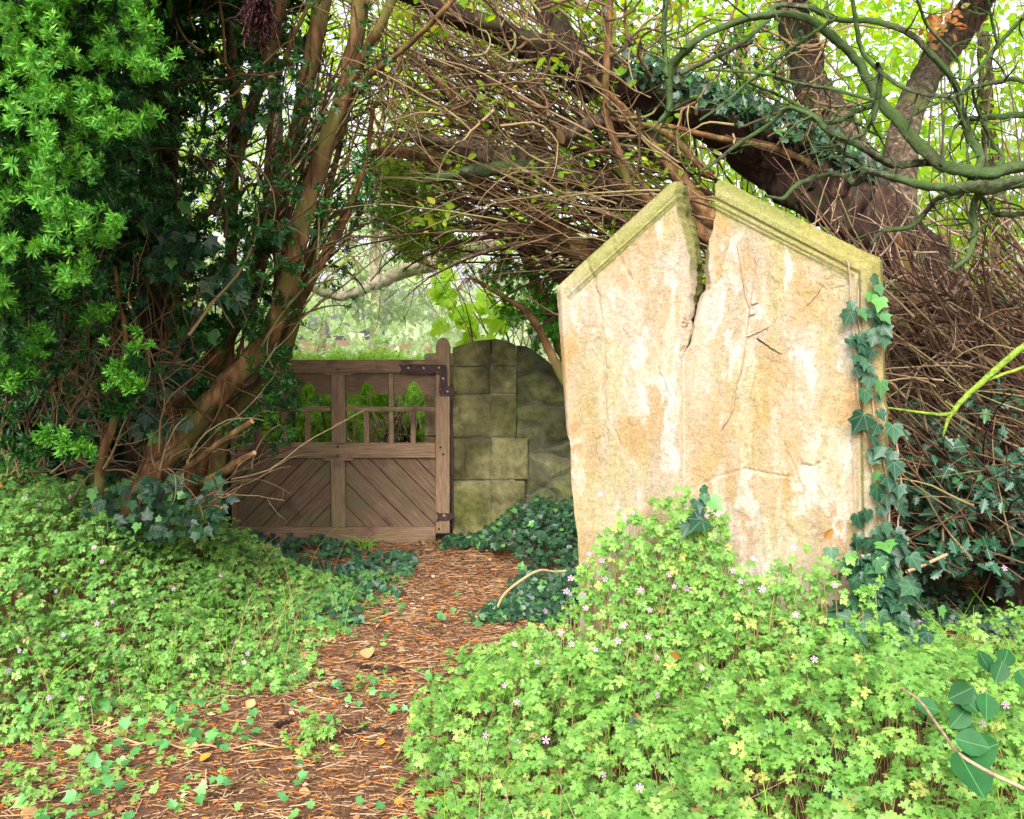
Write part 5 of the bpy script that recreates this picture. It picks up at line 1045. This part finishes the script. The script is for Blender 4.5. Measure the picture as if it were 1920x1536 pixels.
# left carpet
fL = lambda x, y: (x < PE(y)[0] + .15 + .25 * (fbm(y * 2.5, x * 0, 13) - .5)) & (y > 2.75 + .2 * fbm(x * 2, y * 0, 15) - .3 * sstep(-1.0, -1.9, x)) & (y < 5.15 - .5 * sstep(-1.0, -.6, x))
x, y = pts_in(34000, (-3.6, -.1), (2.4, 5.0), fL)
dd_ = PE(y)[0] - x + .35 * (fbm(x * 2.5, y * 2.5, 63, 3) - .5); kp = rng.random(len(x)) < sstep(-.22, .25, dd_) * (.35 + .65 * sstep(2.9, 3.3, y + .5 * (fbm(x * 3, y * 3, 64) - .5))); x, y = x[kp], y[kp]
edge = sstep(0, .9, PE(y)[0] - x); top = canopy(x, y, .36, 2) * (.2 + .85 * edge)
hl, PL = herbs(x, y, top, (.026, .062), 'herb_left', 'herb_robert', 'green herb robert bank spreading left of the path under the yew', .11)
# tall growth against the headstone
bt = np.array([(1090, 1130), (1120, 1030), (1150, 960), (1200, 935), (1240, 925), (1290, 895), (1330, 915), (1370, 930), (1400, 1000), (1440, 1040), (1480, 1030), (1540, 1010), (1590, 1000), (1620, 1060)], float)
K = 3100; u = np.clip(rng.normal(1330, 150, K), 1060, 1640) + rng.normal(0, 10, K); lift = rng.random(K) ** .9 - .05; vt = np.interp(u, bt[:, 0], bt[:, 1]) + 14 * rng.normal(0, 1, K); vt += 50 * (fbm(u * .03, u * 0, 4) - .4)
v = vt + (1330 - vt) * (1 - lift); hole = (np.exp(-((u - 1440) / 70) ** 2 - ((v - 1185) / 34) ** 2) + np.exp(-((u - 1590) / 30) ** 2 - ((v - 1130) / 40) ** 2)) > .5
u, v = u[~hole], v[~hole]; P = on_stone(u, v, .05 + .30 * np.clip((v - 900) / 450, 0, 1) + np.abs(rng.normal(0, .03, len(u))))
hc = empty('herb_robert_clump', 'tall herb robert clump climbing the lower face of the headstone', 'herb robert')
g = scatter(HERB[0], HERB[1], P, rnd_norm(len(P), (0, -.6, .7), .35), U_(.026, .054, len(P)), bend=U_(-.25, .1, len(P))); g.obj('leaves', M['herb'], hc)
k = rng.random(len(P)) < .3; Q = P[k]; n = len(Q); B = Q.copy(); B[:, 0] += rng.normal(0, .06, n); B[:, 1] -= .02; B[:, 2] = gz(B[:, 0], B[:, 1]); t_ = np.linspace(0, 1, 6)[None, :, None]
mid = (Q + B) / 2 + rng.normal(0, .02, (n, 3)); PP = B[:, None] * (1 - t_) ** 2 + 2 * mid[:, None] * t_ * (1 - t_) + Q[:, None] * t_ ** 2
V_, q_ = tubes(PP, np.full((n, 6), .0012), 4); g = Geo(); g.add(V_, q_); g.obj('stems', M['stem_red'], hc)
# smaller plants
def herb_plant(u, v, n, r, h, label, size=(.04, .06), mat='herb'):
    # ground point below pixel
    Y = 3.0
    for _ in range(25):
        p = at(u, v, Y); Y += (p[2] - float(gz(p[0], Y))) * 1.8
    x = at(u, v, Y)[0] + rng.normal(0, r, n); y = Y + rng.normal(0, r, n); d = np.hypot(x - at(u, v, Y)[0], y - Y) / (2 * r)
    return herbs(x, y, h * np.clip(1.1 - d, .2, 1) * U_(.6, 1, n), size, mat, 'herb_robert_plant', label, .05, kind=None, stem_frac=.6)
herb_plant(330, 1385, 70, .16, .08, 'low herb robert plants left of centre where the bank meets the near path', (.025, .05))
herb_plant(690, 1290, 40, .10, .07, 'tiny herb robert plants at the near path middle beside the black stick', (.02, .04))
herb_plant(100, 1500, 80, .20, .09, 'low herb robert plants along the bottom edge of the near path', (.025, .05))
herb_plant(130, 1420, 90, .18, .08, 'low herb robert plants spilling over the near left edge of the path')
herb_plant(40, 1480, 40, .12, .07, 'low herb robert plants in the near left corner')
herb_plant(590, 1400, 45, .06, .12, 'small herb robert plant on the path between two long pale twigs')
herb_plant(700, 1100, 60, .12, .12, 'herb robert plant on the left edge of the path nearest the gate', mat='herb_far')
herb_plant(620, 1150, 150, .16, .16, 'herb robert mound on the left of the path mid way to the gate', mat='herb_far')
g = Geo(); K = 190; u = U_(160, 430, K); v = U_(900, 1010, K) - .10 * (u - 120) + 20
scatter(IVY[0], IVY[1], at(u, v, U_(4.15, 4.35, K)), rnd_norm(K, (0, -.8, .5), .4), U_(.03, .06, K), geo=g); o = g.obj('ivy', M['ivy_dark'], None); tag(o, 'dark ivy thicket hiding the foot of the leaning yew stems', 'ivy')
herb_plant(170, 1000, 120, .20, .30, 'tall ragged herb robert against the foot of the yew at far left'); herb_plant(340, 1010, 110, .18, .24, 'ragged herb robert plants below the broken yew branches')
herb_plant(250, 900 + 60, 70, .12, .25, 'herb robert plant standing up against the leaning yew base')
herb_plant(1630, 1180, 60, .18, .25, 'herb robert sprig in the shade right of the headstone ivy')
herb_plant(1820, 1100, 60, .12, .25, 'lone herb robert sprig over dark litter behind the headstone', mat='herb')

# grass blades and dry stalks standing in the carpets
def blades(K, xr, yr, f, hh, name, label, mat):
    x, y = pts_in(K, xr, yr, f); K = len(x); n5 = 6; t_ = np.linspace(0, 1, n5)[None]; h = U_(*hh, K)[:, None]; a = U_(0, 6.28, K)[:, None]; ln = U_(.2, .9, K)[:, None] * h
    P = np.stack([x[:, None] + np.cos(a) * ln * t_ ** 2, y[:, None] + np.sin(a) * ln * t_ ** 2, gz(x, y)[:, None] + h * (t_ * 1.3 - .3 * t_ ** 2)], -1)
    V_, q_ = tubes(P, U_(.0009, .0018, K)[:, None] * (1 - .8 * t_), 3); g = Geo(); g.add(V_, q_); o = g.obj(name, M[mat], None); return tag(o, label, 'grass', kind='stuff')
blades(220, (-.2, 2.5), (1.4, 3.2), fR, (.22, .42), 'grass', 'thin grass blades standing in the near right carpet', 'elder')
blades(160, (-3.3, -.7), (2.8, 5.0), fL, (.2, .42), 'grass', 'thin grass blades standing in the left bank', 'elder')
blades(260, (-.2, 2.5), (1.4, 3.2), fR, (.2, .40), 'dry_stalks', 'dry brown stalks standing in the near right carpet', 'litter')
blades(420, (-3.3, -.7), (2.8, 5.0), fL, (.2, .42), 'dry_stalks', 'dry brown stalks standing in the left bank', 'litter')
# flowers
def flower_mesh(mat):
    V, f = [np.array([0, 0, 0.])], []
    for i in range(5):
        a = i * 2 * math.pi / 5; c, s = math.cos(a), math.sin(a); k = len(V)
        for x, y, z in ((-.04, .12, .01), (-.17, .46, .06), (-.15, .62, .04), (0, .60, .02), (.15, .62, .04), (.17, .46, .06), (.04, .12, .01)): V.append(np.array([x * c - y * s, x * s + y * c, z]))
        f += [[0, k + j, k + j + 1] for j in range(6)]
    return mesh_np('flower', np.array(V) * .0165, [np.array(f)])
fm = flower_mesh(None); fm.materials.append(M['petal']); fm2 = flower_mesh(None); fm2.materials.append(M['purple_petal'])
def flower(P, parent, me=fm):
    o = bpy.data.objects.new('flower', me); COL.objects.link(o); o.parent = parent; o.location = P
    o.rotation_euler = Vector((rng.normal(0, .4), -1, .6 + rng.normal(0, .3))).to_track_quat('Z', 'Y').to_euler(); s = rng.uniform(.8, 1.15); o.scale = (s, s, s)
fl = [(1149, 914), (1212, 946), (1339, 947), (1141, 1014), (1165, 1025), (1113, 1054), (1108, 1075), (1137, 1081), (1175, 1055), (1287, 1047), (1321, 1069), (1298, 1066), (1364, 1086), (1434, 1020), (1414, 1057), (1453, 1069), (1505, 1002), (1259, 1104), (1216, 1128), (1260, 1145), (1208, 1153), (1514, 1109), (1580, 1062), (1515, 1165), (1373, 1219), (1239, 1072), (1400, 1040)]
for u, v in fl: flower(on_stone(np.array(float(u)), np.array(float(v)), .12 + .30 * max(0, (v - 900) / 450)), hc)
def top_flower(pts, parent, P, me=fm):
    # sit on the highest leaf near the ray through each pixel
    d = P - np.array([0, 0, CAMZ]); b_ = d[:, 1] * CP - d[:, 2] * SP; uu = CU + F * d[:, 0] / b_; vv = CV - F * (d[:, 1] * SP + d[:, 2] * CP) / b_
    for u, v in pts:
        k = np.argsort((uu - u) ** 2 + (vv - v) ** 2)[:6]; j = k[np.argmin(P[k, 1])]; q = at(u, v, P[j, 1]) + np.array([0, -.03, .015]); flower(q, parent, me)
top_flower([(1068, 1117), (1097, 1144), (1061, 1166), (1022, 1149), (1051, 1190), (1070, 1211), (1025, 1190), (1002, 1196), (965, 1210), (1115, 1221), (1026, 1228), (1006, 1244), (1153, 1205), (1229, 1236), (1312, 1255), (946, 1288), (969, 1319), (1023, 1389), (1230, 1305), (1196, 1477), (911, 1380), (1520, 1240), (1719, 1165), (1830, 1360), (1873, 1325), (1875, 1070), (971, 1394), (1129, 1453)], hr, PR)
top_flower([(137, 936), (320, 1005), (183, 1030), (197, 1057), (418, 1083), (188, 1172), (217, 1132), (159, 1312), (468, 1228), (462, 1244), (80, 950), (330, 1108)], hl, PL)
top_flower([(55, 934), (112, 1112), (126, 1193), (45, 1223), (25, 1260), (100, 1310)], hl, PL, fm2)

# ------------------------------------------------------------------ ivy
vi = empty('ivy_vine', 'glossy ivy climbing the right edge of the headstone', 'ivy')
lv = [(1636, 528, 20), (1643, 545, 26), (1632, 560, 30), (1650, 572, 34), (1638, 590, 32), (1652, 600, 30), (1596, 575, 22), (1597, 597, 32), (1615, 592, 28), (1638, 610, 26), (1655, 622, 30), (1634, 628, 24), (1658, 641, 28), (1640, 640, 24), (1592, 648, 34), (1611, 640, 30), (1616, 655, 28), (1638, 664, 24), (1607, 677, 32), (1624, 682, 24), (1630, 695, 20), (1604, 701, 30), (1633, 716, 32), (1651, 728, 34), (1622, 742, 32), (1645, 748, 16), (1621, 794, 46), (1649, 778, 24), (1646, 806, 28), (1634, 826, 32), (1674, 812, 40), (1656, 850, 32), (1676, 855, 26), (1630, 870, 34), (1677, 880, 40), (1646, 893, 20), (1664, 905, 34), (1645, 922, 36), (1685, 920, 30), (1662, 936, 28), (1681, 938, 34), (1652, 958, 28), (1608, 975, 34), (1627, 964, 28), (1688, 962, 28), (1640, 1000, 26), (1660, 990, 30), (1680, 1002, 26)]
g = Geo()
for u, v, s in lv:
    p = on_stone(np.array(float(u)), np.array(v - s * .4), .012 + rng.uniform(0, .02))
    scatter(IVY[0], IVY[1], p[None], rnd_norm(1, (.1, -.9, .25), .22), s * pxm(3.1) * .92, roll=np.array([rng.normal(0, .55)]), geo=g)
K = 230; u = rng.normal(1655, 34, K); v = U_(1000, 1270, K); u += (v - 1000) * .12 - 10; P = on_stone(u, v, .05 + (v - 1000) / 270 * .22 + rng.normal(0, .03, K))
scatter(IVY[0], IVY[1], P, rnd_norm(K, (0, -.75, .5), .4), U_(.034, .068, K), roll=rng.normal(0, .7, K), geo=g)
g.obj('leaves', M['ivy'], vi)
g = Geo()
for poly in ([(1592, 490), (1596, 540), (1597, 600), (1606, 650), (1606, 700), (1610, 760), (1625, 830), (1640, 900), (1650, 980), (1660, 1080), (1665, 1200)], [(1609, 535), (1610, 590), (1618, 640), (1636, 680), (1636, 740), (1640, 800), (1655, 860), (1668, 930), (1668, 1010), (1672, 1120)], [(1642, 530), (1646, 570), (1642, 620), (1636, 670)], [(1680, 800), (1684, 860), (1690, 920), (1684, 1000), (1680, 1100)]):
    C = catmull(np.array(poly, float), 50); C += (np.stack([fbm(np.arange(50) * .4, np.full(50, rng.uniform(0, 50)), 3) for _ in range(2)], -1) - .5) * 8
    P = on_stone(C[:, 0], C[:, 1], np.full(50, .006)); P[:, 1] -= sstep(980, 1250, C[:, 1]) * .12
    V_, q_ = tubes(P[None], np.full((1, 50), .0028), 6); g.add(V_, q_)
g.obj('stems', M['vine'], vi, True)
sv = empty('ivy_sprig', 'small ivy sprig among the herb robert in the middle of the headstone', 'ivy'); g = Geo()
for u, v, s in ((1337, 905, 20), (1342, 918, 22), (1328, 930, 30), (1352, 930, 34), (1315, 975, 34), (1338, 970, 44), (1330, 948, 24)):
    scatter(IVY[0], IVY[1], on_stone(np.array(float(u)), np.array(v - s * .3), .16)[None], rnd_norm(1, (0, -.9, .3), .25), s * pxm(2.9), roll=np.array([rng.normal(0, .8)]), geo=g)
g.obj('leaves', M['ivy'], sv)
def ground_ivy(K, xr, yr, f, h, mat, label, size=(.022, .048), name='ground_ivy'):
    x, y = pts_in(K, xr, yr, f); P = np.stack([x, y, gz(x, y) + h(x, y) * rng.random(len(x)) ** .4 + .01], -1)
    g = scatter(IVY[0], IVY[1], P, rnd_norm(len(x), (0, -.5, .8), .35), U_(size[0], size[1], len(x))); o = g.obj(name, M[mat], None); return tag(o, label, 'ivy', kind='stuff')
ground_ivy(3800, (-.55, .8), (4.3, 6.25), lambda x, y: (x > PE(y)[1] - .1 - .12 * (fbm(y * 4, x * 0, 5) - .5)) | ((y > 5.9) & (x > -.42)), lambda x, y: .24 * sstep(-.3, .15, x) * sstep(4.9, 5.8, y) + .03, 'ivy_dark', 'dark glossy ground ivy at the foot of the mossy pier')
ground_ivy(2300, (-1.9, -.55), (4.3, 6.1), lambda x, y: (x < PE(y)[0] + .30 + .3 * (fbm(y * 4, x * 0, 6) - .5)) & (fbm(x * 5, y * 5, 61) > .42), lambda x, y: .03 * sstep(-.9, -1.4, x) + .03, 'ivy', 'dark ground ivy along the foot of the gate left of the path')
ground_ivy(3800, (.9, 3.6), (3.6, 6.2), lambda x, y: fbm(x * 2, y * 2, 19) > .42, lambda x, y: .05 + .3 * sstep(5, 6, y), 'ivy_dark', 'shaded ground ivy under the leaning yew right of the headstone')
ground_ivy(520, (-1.9, .1), (2.3, 4.8), lambda x, y: in_path(x, y, .1) & (fbm(x * 3.5, y * 3.5, 29) > .53), lambda x, y: .04 + 0 * x, 'ivy_young', 'scattered small ivy seedlings on the needle path', (.018, .036), 'ivy_seedlings')
ground_ivy(900, (-3.0, -.6), (2.2, 3.4), lambda x, y: (y < 3.25 - .1 * x * 0) & (fbm(x * 3, y * 3, 39) > .5) & ((x < -1.1) | (y > 2.9)), lambda x, y: .07 + 0 * x, 'ivy_young', 'patch of young ivy at the near left edge of the path', (.022, .042), 'ivy_seedlings')
ground_ivy(500, (.3, 2.6), (1.4, 3.0), lambda x, y: (fbm(x * 3, y * 3, 49) > .55), lambda x, y: .16 + 0 * x, 'ivy', 'dark ivy leaves poking through the near herb robert', (.05, .09), 'ivy_undergrowth')
# holly
hb = empty('holly_bush', 'dark glossy holly bush in the shade right of the headstone', 'bush')
u, v, Y = clustered(1100, 75, (1700, 2120), (760, 1080), (3.9, 4.4), 22, 18, .06, lambda u, v: (v > 760 + .0 * u) * sstep(1660, 1780, u + .3 * (v - 760)) * (.35 + .65 * sstep(820, 900, v)))
g = scatter(HOLLY[0], HOLLY[1], at(u, v, Y), rnd_norm(len(u), (0, -.75, .6), .35), U_(.045, .08, len(u))); g.obj('leaves', M['holly'], hb)
g = Geo(); K = 60; tw = twigs(K, U_(1720, 2060, K), U_(900, 1080, K), rng.normal(110, 30, K), U_(60, 200, K), U_(3.95, 4.4, K), U_(2.5, 5, K), .1); addt(g, tw, 5); g.obj('stems', M['twig_dark'], hb)
# broad leaved seedling at lower right
bl = empty('broad_leaf_shoot', 'arching shoot with large glossy oval leaves in the near right corner', 'plant'); g = Geo()
for u, v, s, rl in ((1795, 1408, 92, .05), (1802, 1418, 80, -1.75), (1715, 1318, 50, -1.2), (1822, 1290, 60, 1.2), (1858, 1262, 50, 3.0), (1850, 1300, 60, .4), (1880, 1250, 48, -2.6), (1815, 1325, 60, .8), (1800, 1300, 50, -.6), (1830, 1310, 44, 2.4), (1790, 1385, 60, -1.3), (1880, 1240, 50, .5), (1910, 1255, 55, -.4), (1800, 1350, 50, -.2)):
    scatter(OVAL[0] * [1.15, 1, 1], OVAL[1], at(u, v, 1.75 if v > 1350 else 2.05)[None], rnd_norm(1, (0, -.75, .6), .15), s * pxm(1.9), roll=np.array([rl]), geo=g)
g.obj('leaves', M['biglf'], bl)
g = Geo(); limb(g, [(1690, 1290, 2.1, 4), (1725, 1315, 2.0, 5), (1765, 1370, 1.85, 6), (1797, 1412, 1.75, 7), (1840, 1440, 1.72, 7), (1890, 1465, 1.7, 8), (1990, 1510, 1.7, 8)], 8, flute=0); limb(g, [(1780, 1375, 2.05, 4), (1815, 1330, 2.05, 4), (1850, 1290, 2.05, 3)], 6, flute=0); g.obj('stem', M['vine'], bl, True)

# ------------------------------------------------------------------ litter
def litter(K, xr, yr, f, ln, wd, mat, name, label, lift=.006):
    x, y = pts_in(K, xr, yr, f); K = len(x); L_ = U_(*ln, K); a = rng.normal(0, 1.0, K); w_ = U_(*wd, K)
    n = 4; t_ = (np.linspace(-.5, .5, n))[None]; cv = rng.normal(0, .12, K)[:, None]
    X = x[:, None] + L_[:, None] * (np.cos(a)[:, None] * t_ - np.sin(a)[:, None] * cv * (t_ ** 2)); Yy = y[:, None] + L_[:, None] * (np.sin(a)[:, None] * t_ + np.cos(a)[:, None] * cv * t_ ** 2)
    Z = gz(X, Yy) + lift + U_(0, .012, (K, 1)) + t_ * rng.normal(0, .05, (K, 1)) * L_[:, None] * 2
    V_, q_ = tubes(np.stack([X, Yy, Z], -1), np.repeat(w_[:, None], n, 1), 3); g = Geo(); g.add(V_, q_); o = g.obj(name, M[mat], None); return tag(o, label, 'litter', kind='stuff')
fp_ = lambda x, y: in_path(x, y, .25)
litter(52000, (-3.2, .9), (1.9, 6.15), fp_, (.012, .07), (.0006, .0017), 'litter', 'needle_litter', 'dry brown needles and twiglets covering the path')
litter(1500, (-3.2, .9), (1.9, 6.15), fp_, (.08, .26), (.0008, .0022), 'litter', 'twig_litter', 'longer pale dead twigs lying across the path')
litter(12000, (-3.2, .9), (1.9, 6.15), fp_, (.012, .028), (.0012, .002), 'orange', 'orange_litter', 'small orange shed yew needles sprinkled over the path')
litter(5000, (.9, 3.6), (3.2, 6.2), lambda x, y: x > -9, (.03, .12), (.001, .0025), 'litter', 'needle_litter', 'reddish litter under the leaning yew behind the headstone')
K = 2600; x, y = pts_in(K, (-3.2, .9), (1.9, 6.15), fp_); g = scatter(SIMPLE[0], SIMPLE[1], np.stack([x, y, gz(x, y) + .014], -1), rnd_norm(len(x), (0, -.1, 1), .3), U_(.012, .035, len(x))); o = g.obj('leaf_litter', M['litter'], None); tag(o, 'crumbled brown leaf fragments on the path', 'litter', kind='stuff')
def ground_at(u, v):
    Y = 3.0
    for _ in range(40): p = at(u, v, Y); Y += (p[2] - float(gz(p[0], Y))) * 1.5
    return at(u, v, Y)
fl_ = [(350, 1408, 34, 'fallen', 'dry pinkish fallen leaf on the near path'), (375, 1438, 30, 'orange', 'curled yellow fallen leaf on the near path'), (690, 1243, 40, 'fallen', 'red brown fallen leaf in the middle of the path'), (665, 1125, 26, 'orange', 'orange fallen leaf at the left edge of the path near the gate'), (60, 1525, 46, 'fallen', 'brown fallen leaf in the near left corner'), (560, 1495, 28, 'fallen', 'rust fallen leaf among near path twigs'), (756, 1508, 30, 'orange', 'orange fallen leaf by the near right edge of the path'), (575, 1190, 20, 'fallen', 'small red fallen leaf beside the left herb bank'), (722, 1400, 22, 'orange', 'orange fallen leaf beside the right carpet'), (465, 1338, 28, 'fallen', 'buff fallen leaf half under the left herb edge')]
for u, v, s, mt_, lab in fl_:
    p = ground_at(u, v) + np.array([0, 0, .018]); g = scatter(OVAL[0] * [1.2, 1, 1.6], OVAL[1], p[None], rnd_norm(1, (0, -.35, .9), .12), s * pxm(p[1]) * .8); o = g.obj('fallen_leaf', M[mt_], None); tag(o, lab, 'leaf', 'fallen leaves on the path')
for u, v, s, Y_, lab in ((1545, 1010, 26, 2.85, 'red autumn leaf caught in herb robert on the headstone'), (1275, 1235, 24, 2.5, 'orange leaf caught in the herb robert below the headstone'), (5, 912, 26, 3.6, 'tan leaf caught above the left herb bank')):
    g = scatter(OVAL[0] * [.75, 1, 2.5], OVAL[1], at(u, v, Y_)[None], rnd_norm(1, (0, -.9, .3), .1), s * pxm(Y_)); o = g.obj('fallen_leaf', M['autumn'], None); tag(o, lab, 'leaf')
def gstick(pts, wpx, mat, label, lift=.02):
    C = catmull(np.array([list(ground_at(u, v)) for u, v in pts]), 24); C[:, 2] = gz(C[:, 0], C[:, 1]) + lift + .008 * np.sin(np.arange(24)); r = np.linspace(1, .6, 24) * wpx * pxm(C[:, 1].mean()) / 2
    V_, q_ = tubes(C[None], r[None], 7, .1); g = Geo(); g.add(V_, q_); o = g.obj('fallen_twig', M[mat], None, True); tag(o, label, 'twig')
gstick([(215, 1402), (300, 1405), (400, 1412), (520, 1408)], 5, 'cutwood', 'long pale fallen twig crossing the near path')
gstick([(670, 1258), (700, 1263), (760, 1265)], 8, 'bark_dark', 'short black stick on the path centre')
gstick([(570, 1212), (630, 1208)], 6, 'cutwood', 'short straight pale stick at the left of the path')
gstick([(515, 1372), (550, 1362)], 8, 'bark_dark', 'short dark stick by the small path plant')
gstick([(640, 1385), (700, 1380), (760, 1386)], 6, 'bark_dark', 'dark stick lying right of the small path plant')
gstick([(785, 1023), (830, 1022)], 6, 'bark_yew', 'brown stick lying by the hinge side of the gate')
gstick([(140, 1500), (180, 1480), (230, 1482)], 9, 'bark_yew', 'red brown root in the near left path', .01)
o = stick([(933, 1138, 3.7, 4), (945, 1115, 3.75, 5), (975, 1090, 3.8, 5), (1010, 1070, 3.85, 5), (1040, 1072, 3.9, 4), (1062, 1070, 3.9, 4)], 'fallen_twig', 'arched pale bramble stem left of the headstone', 'cutwood', cut=False)
o = stick([(1700, 1072, 3.6, 7), (1735, 1058, 3.7, 7), (1775, 1040, 3.8, 6)], 'fallen_twig', 'straight tan stick leaning right of the headstone ivy', 'cutwood', cut=False)
# grass tuft at the foot of the gate
g = Geo(); K = 26; c = ground_at(690, 1030); n5 = 6; t_ = np.linspace(0, 1, n5)[None, :]; dx = rng.normal(0, .09, K)[:, None]; hh = U_(.05, .13, K)[:, None]
P = np.stack([c[0] + rng.normal(0, .02, K)[:, None] + dx * t_ ** 2, c[1] - .05 + rng.normal(0, .02, (K, 1)) + 0 * t_, c[2] + hh * (t_ * 1.4 - .5 * t_ ** 2)], -1)
V_, q_ = tubes(P, .0022 * (1 - .8 * t_) * np.ones((K, 1)), 3); g.add(V_, q_); o = g.obj('grass_tuft', M['elder'], None); tag(o, 'small light green grass tuft at the foot of the gate', 'grass')
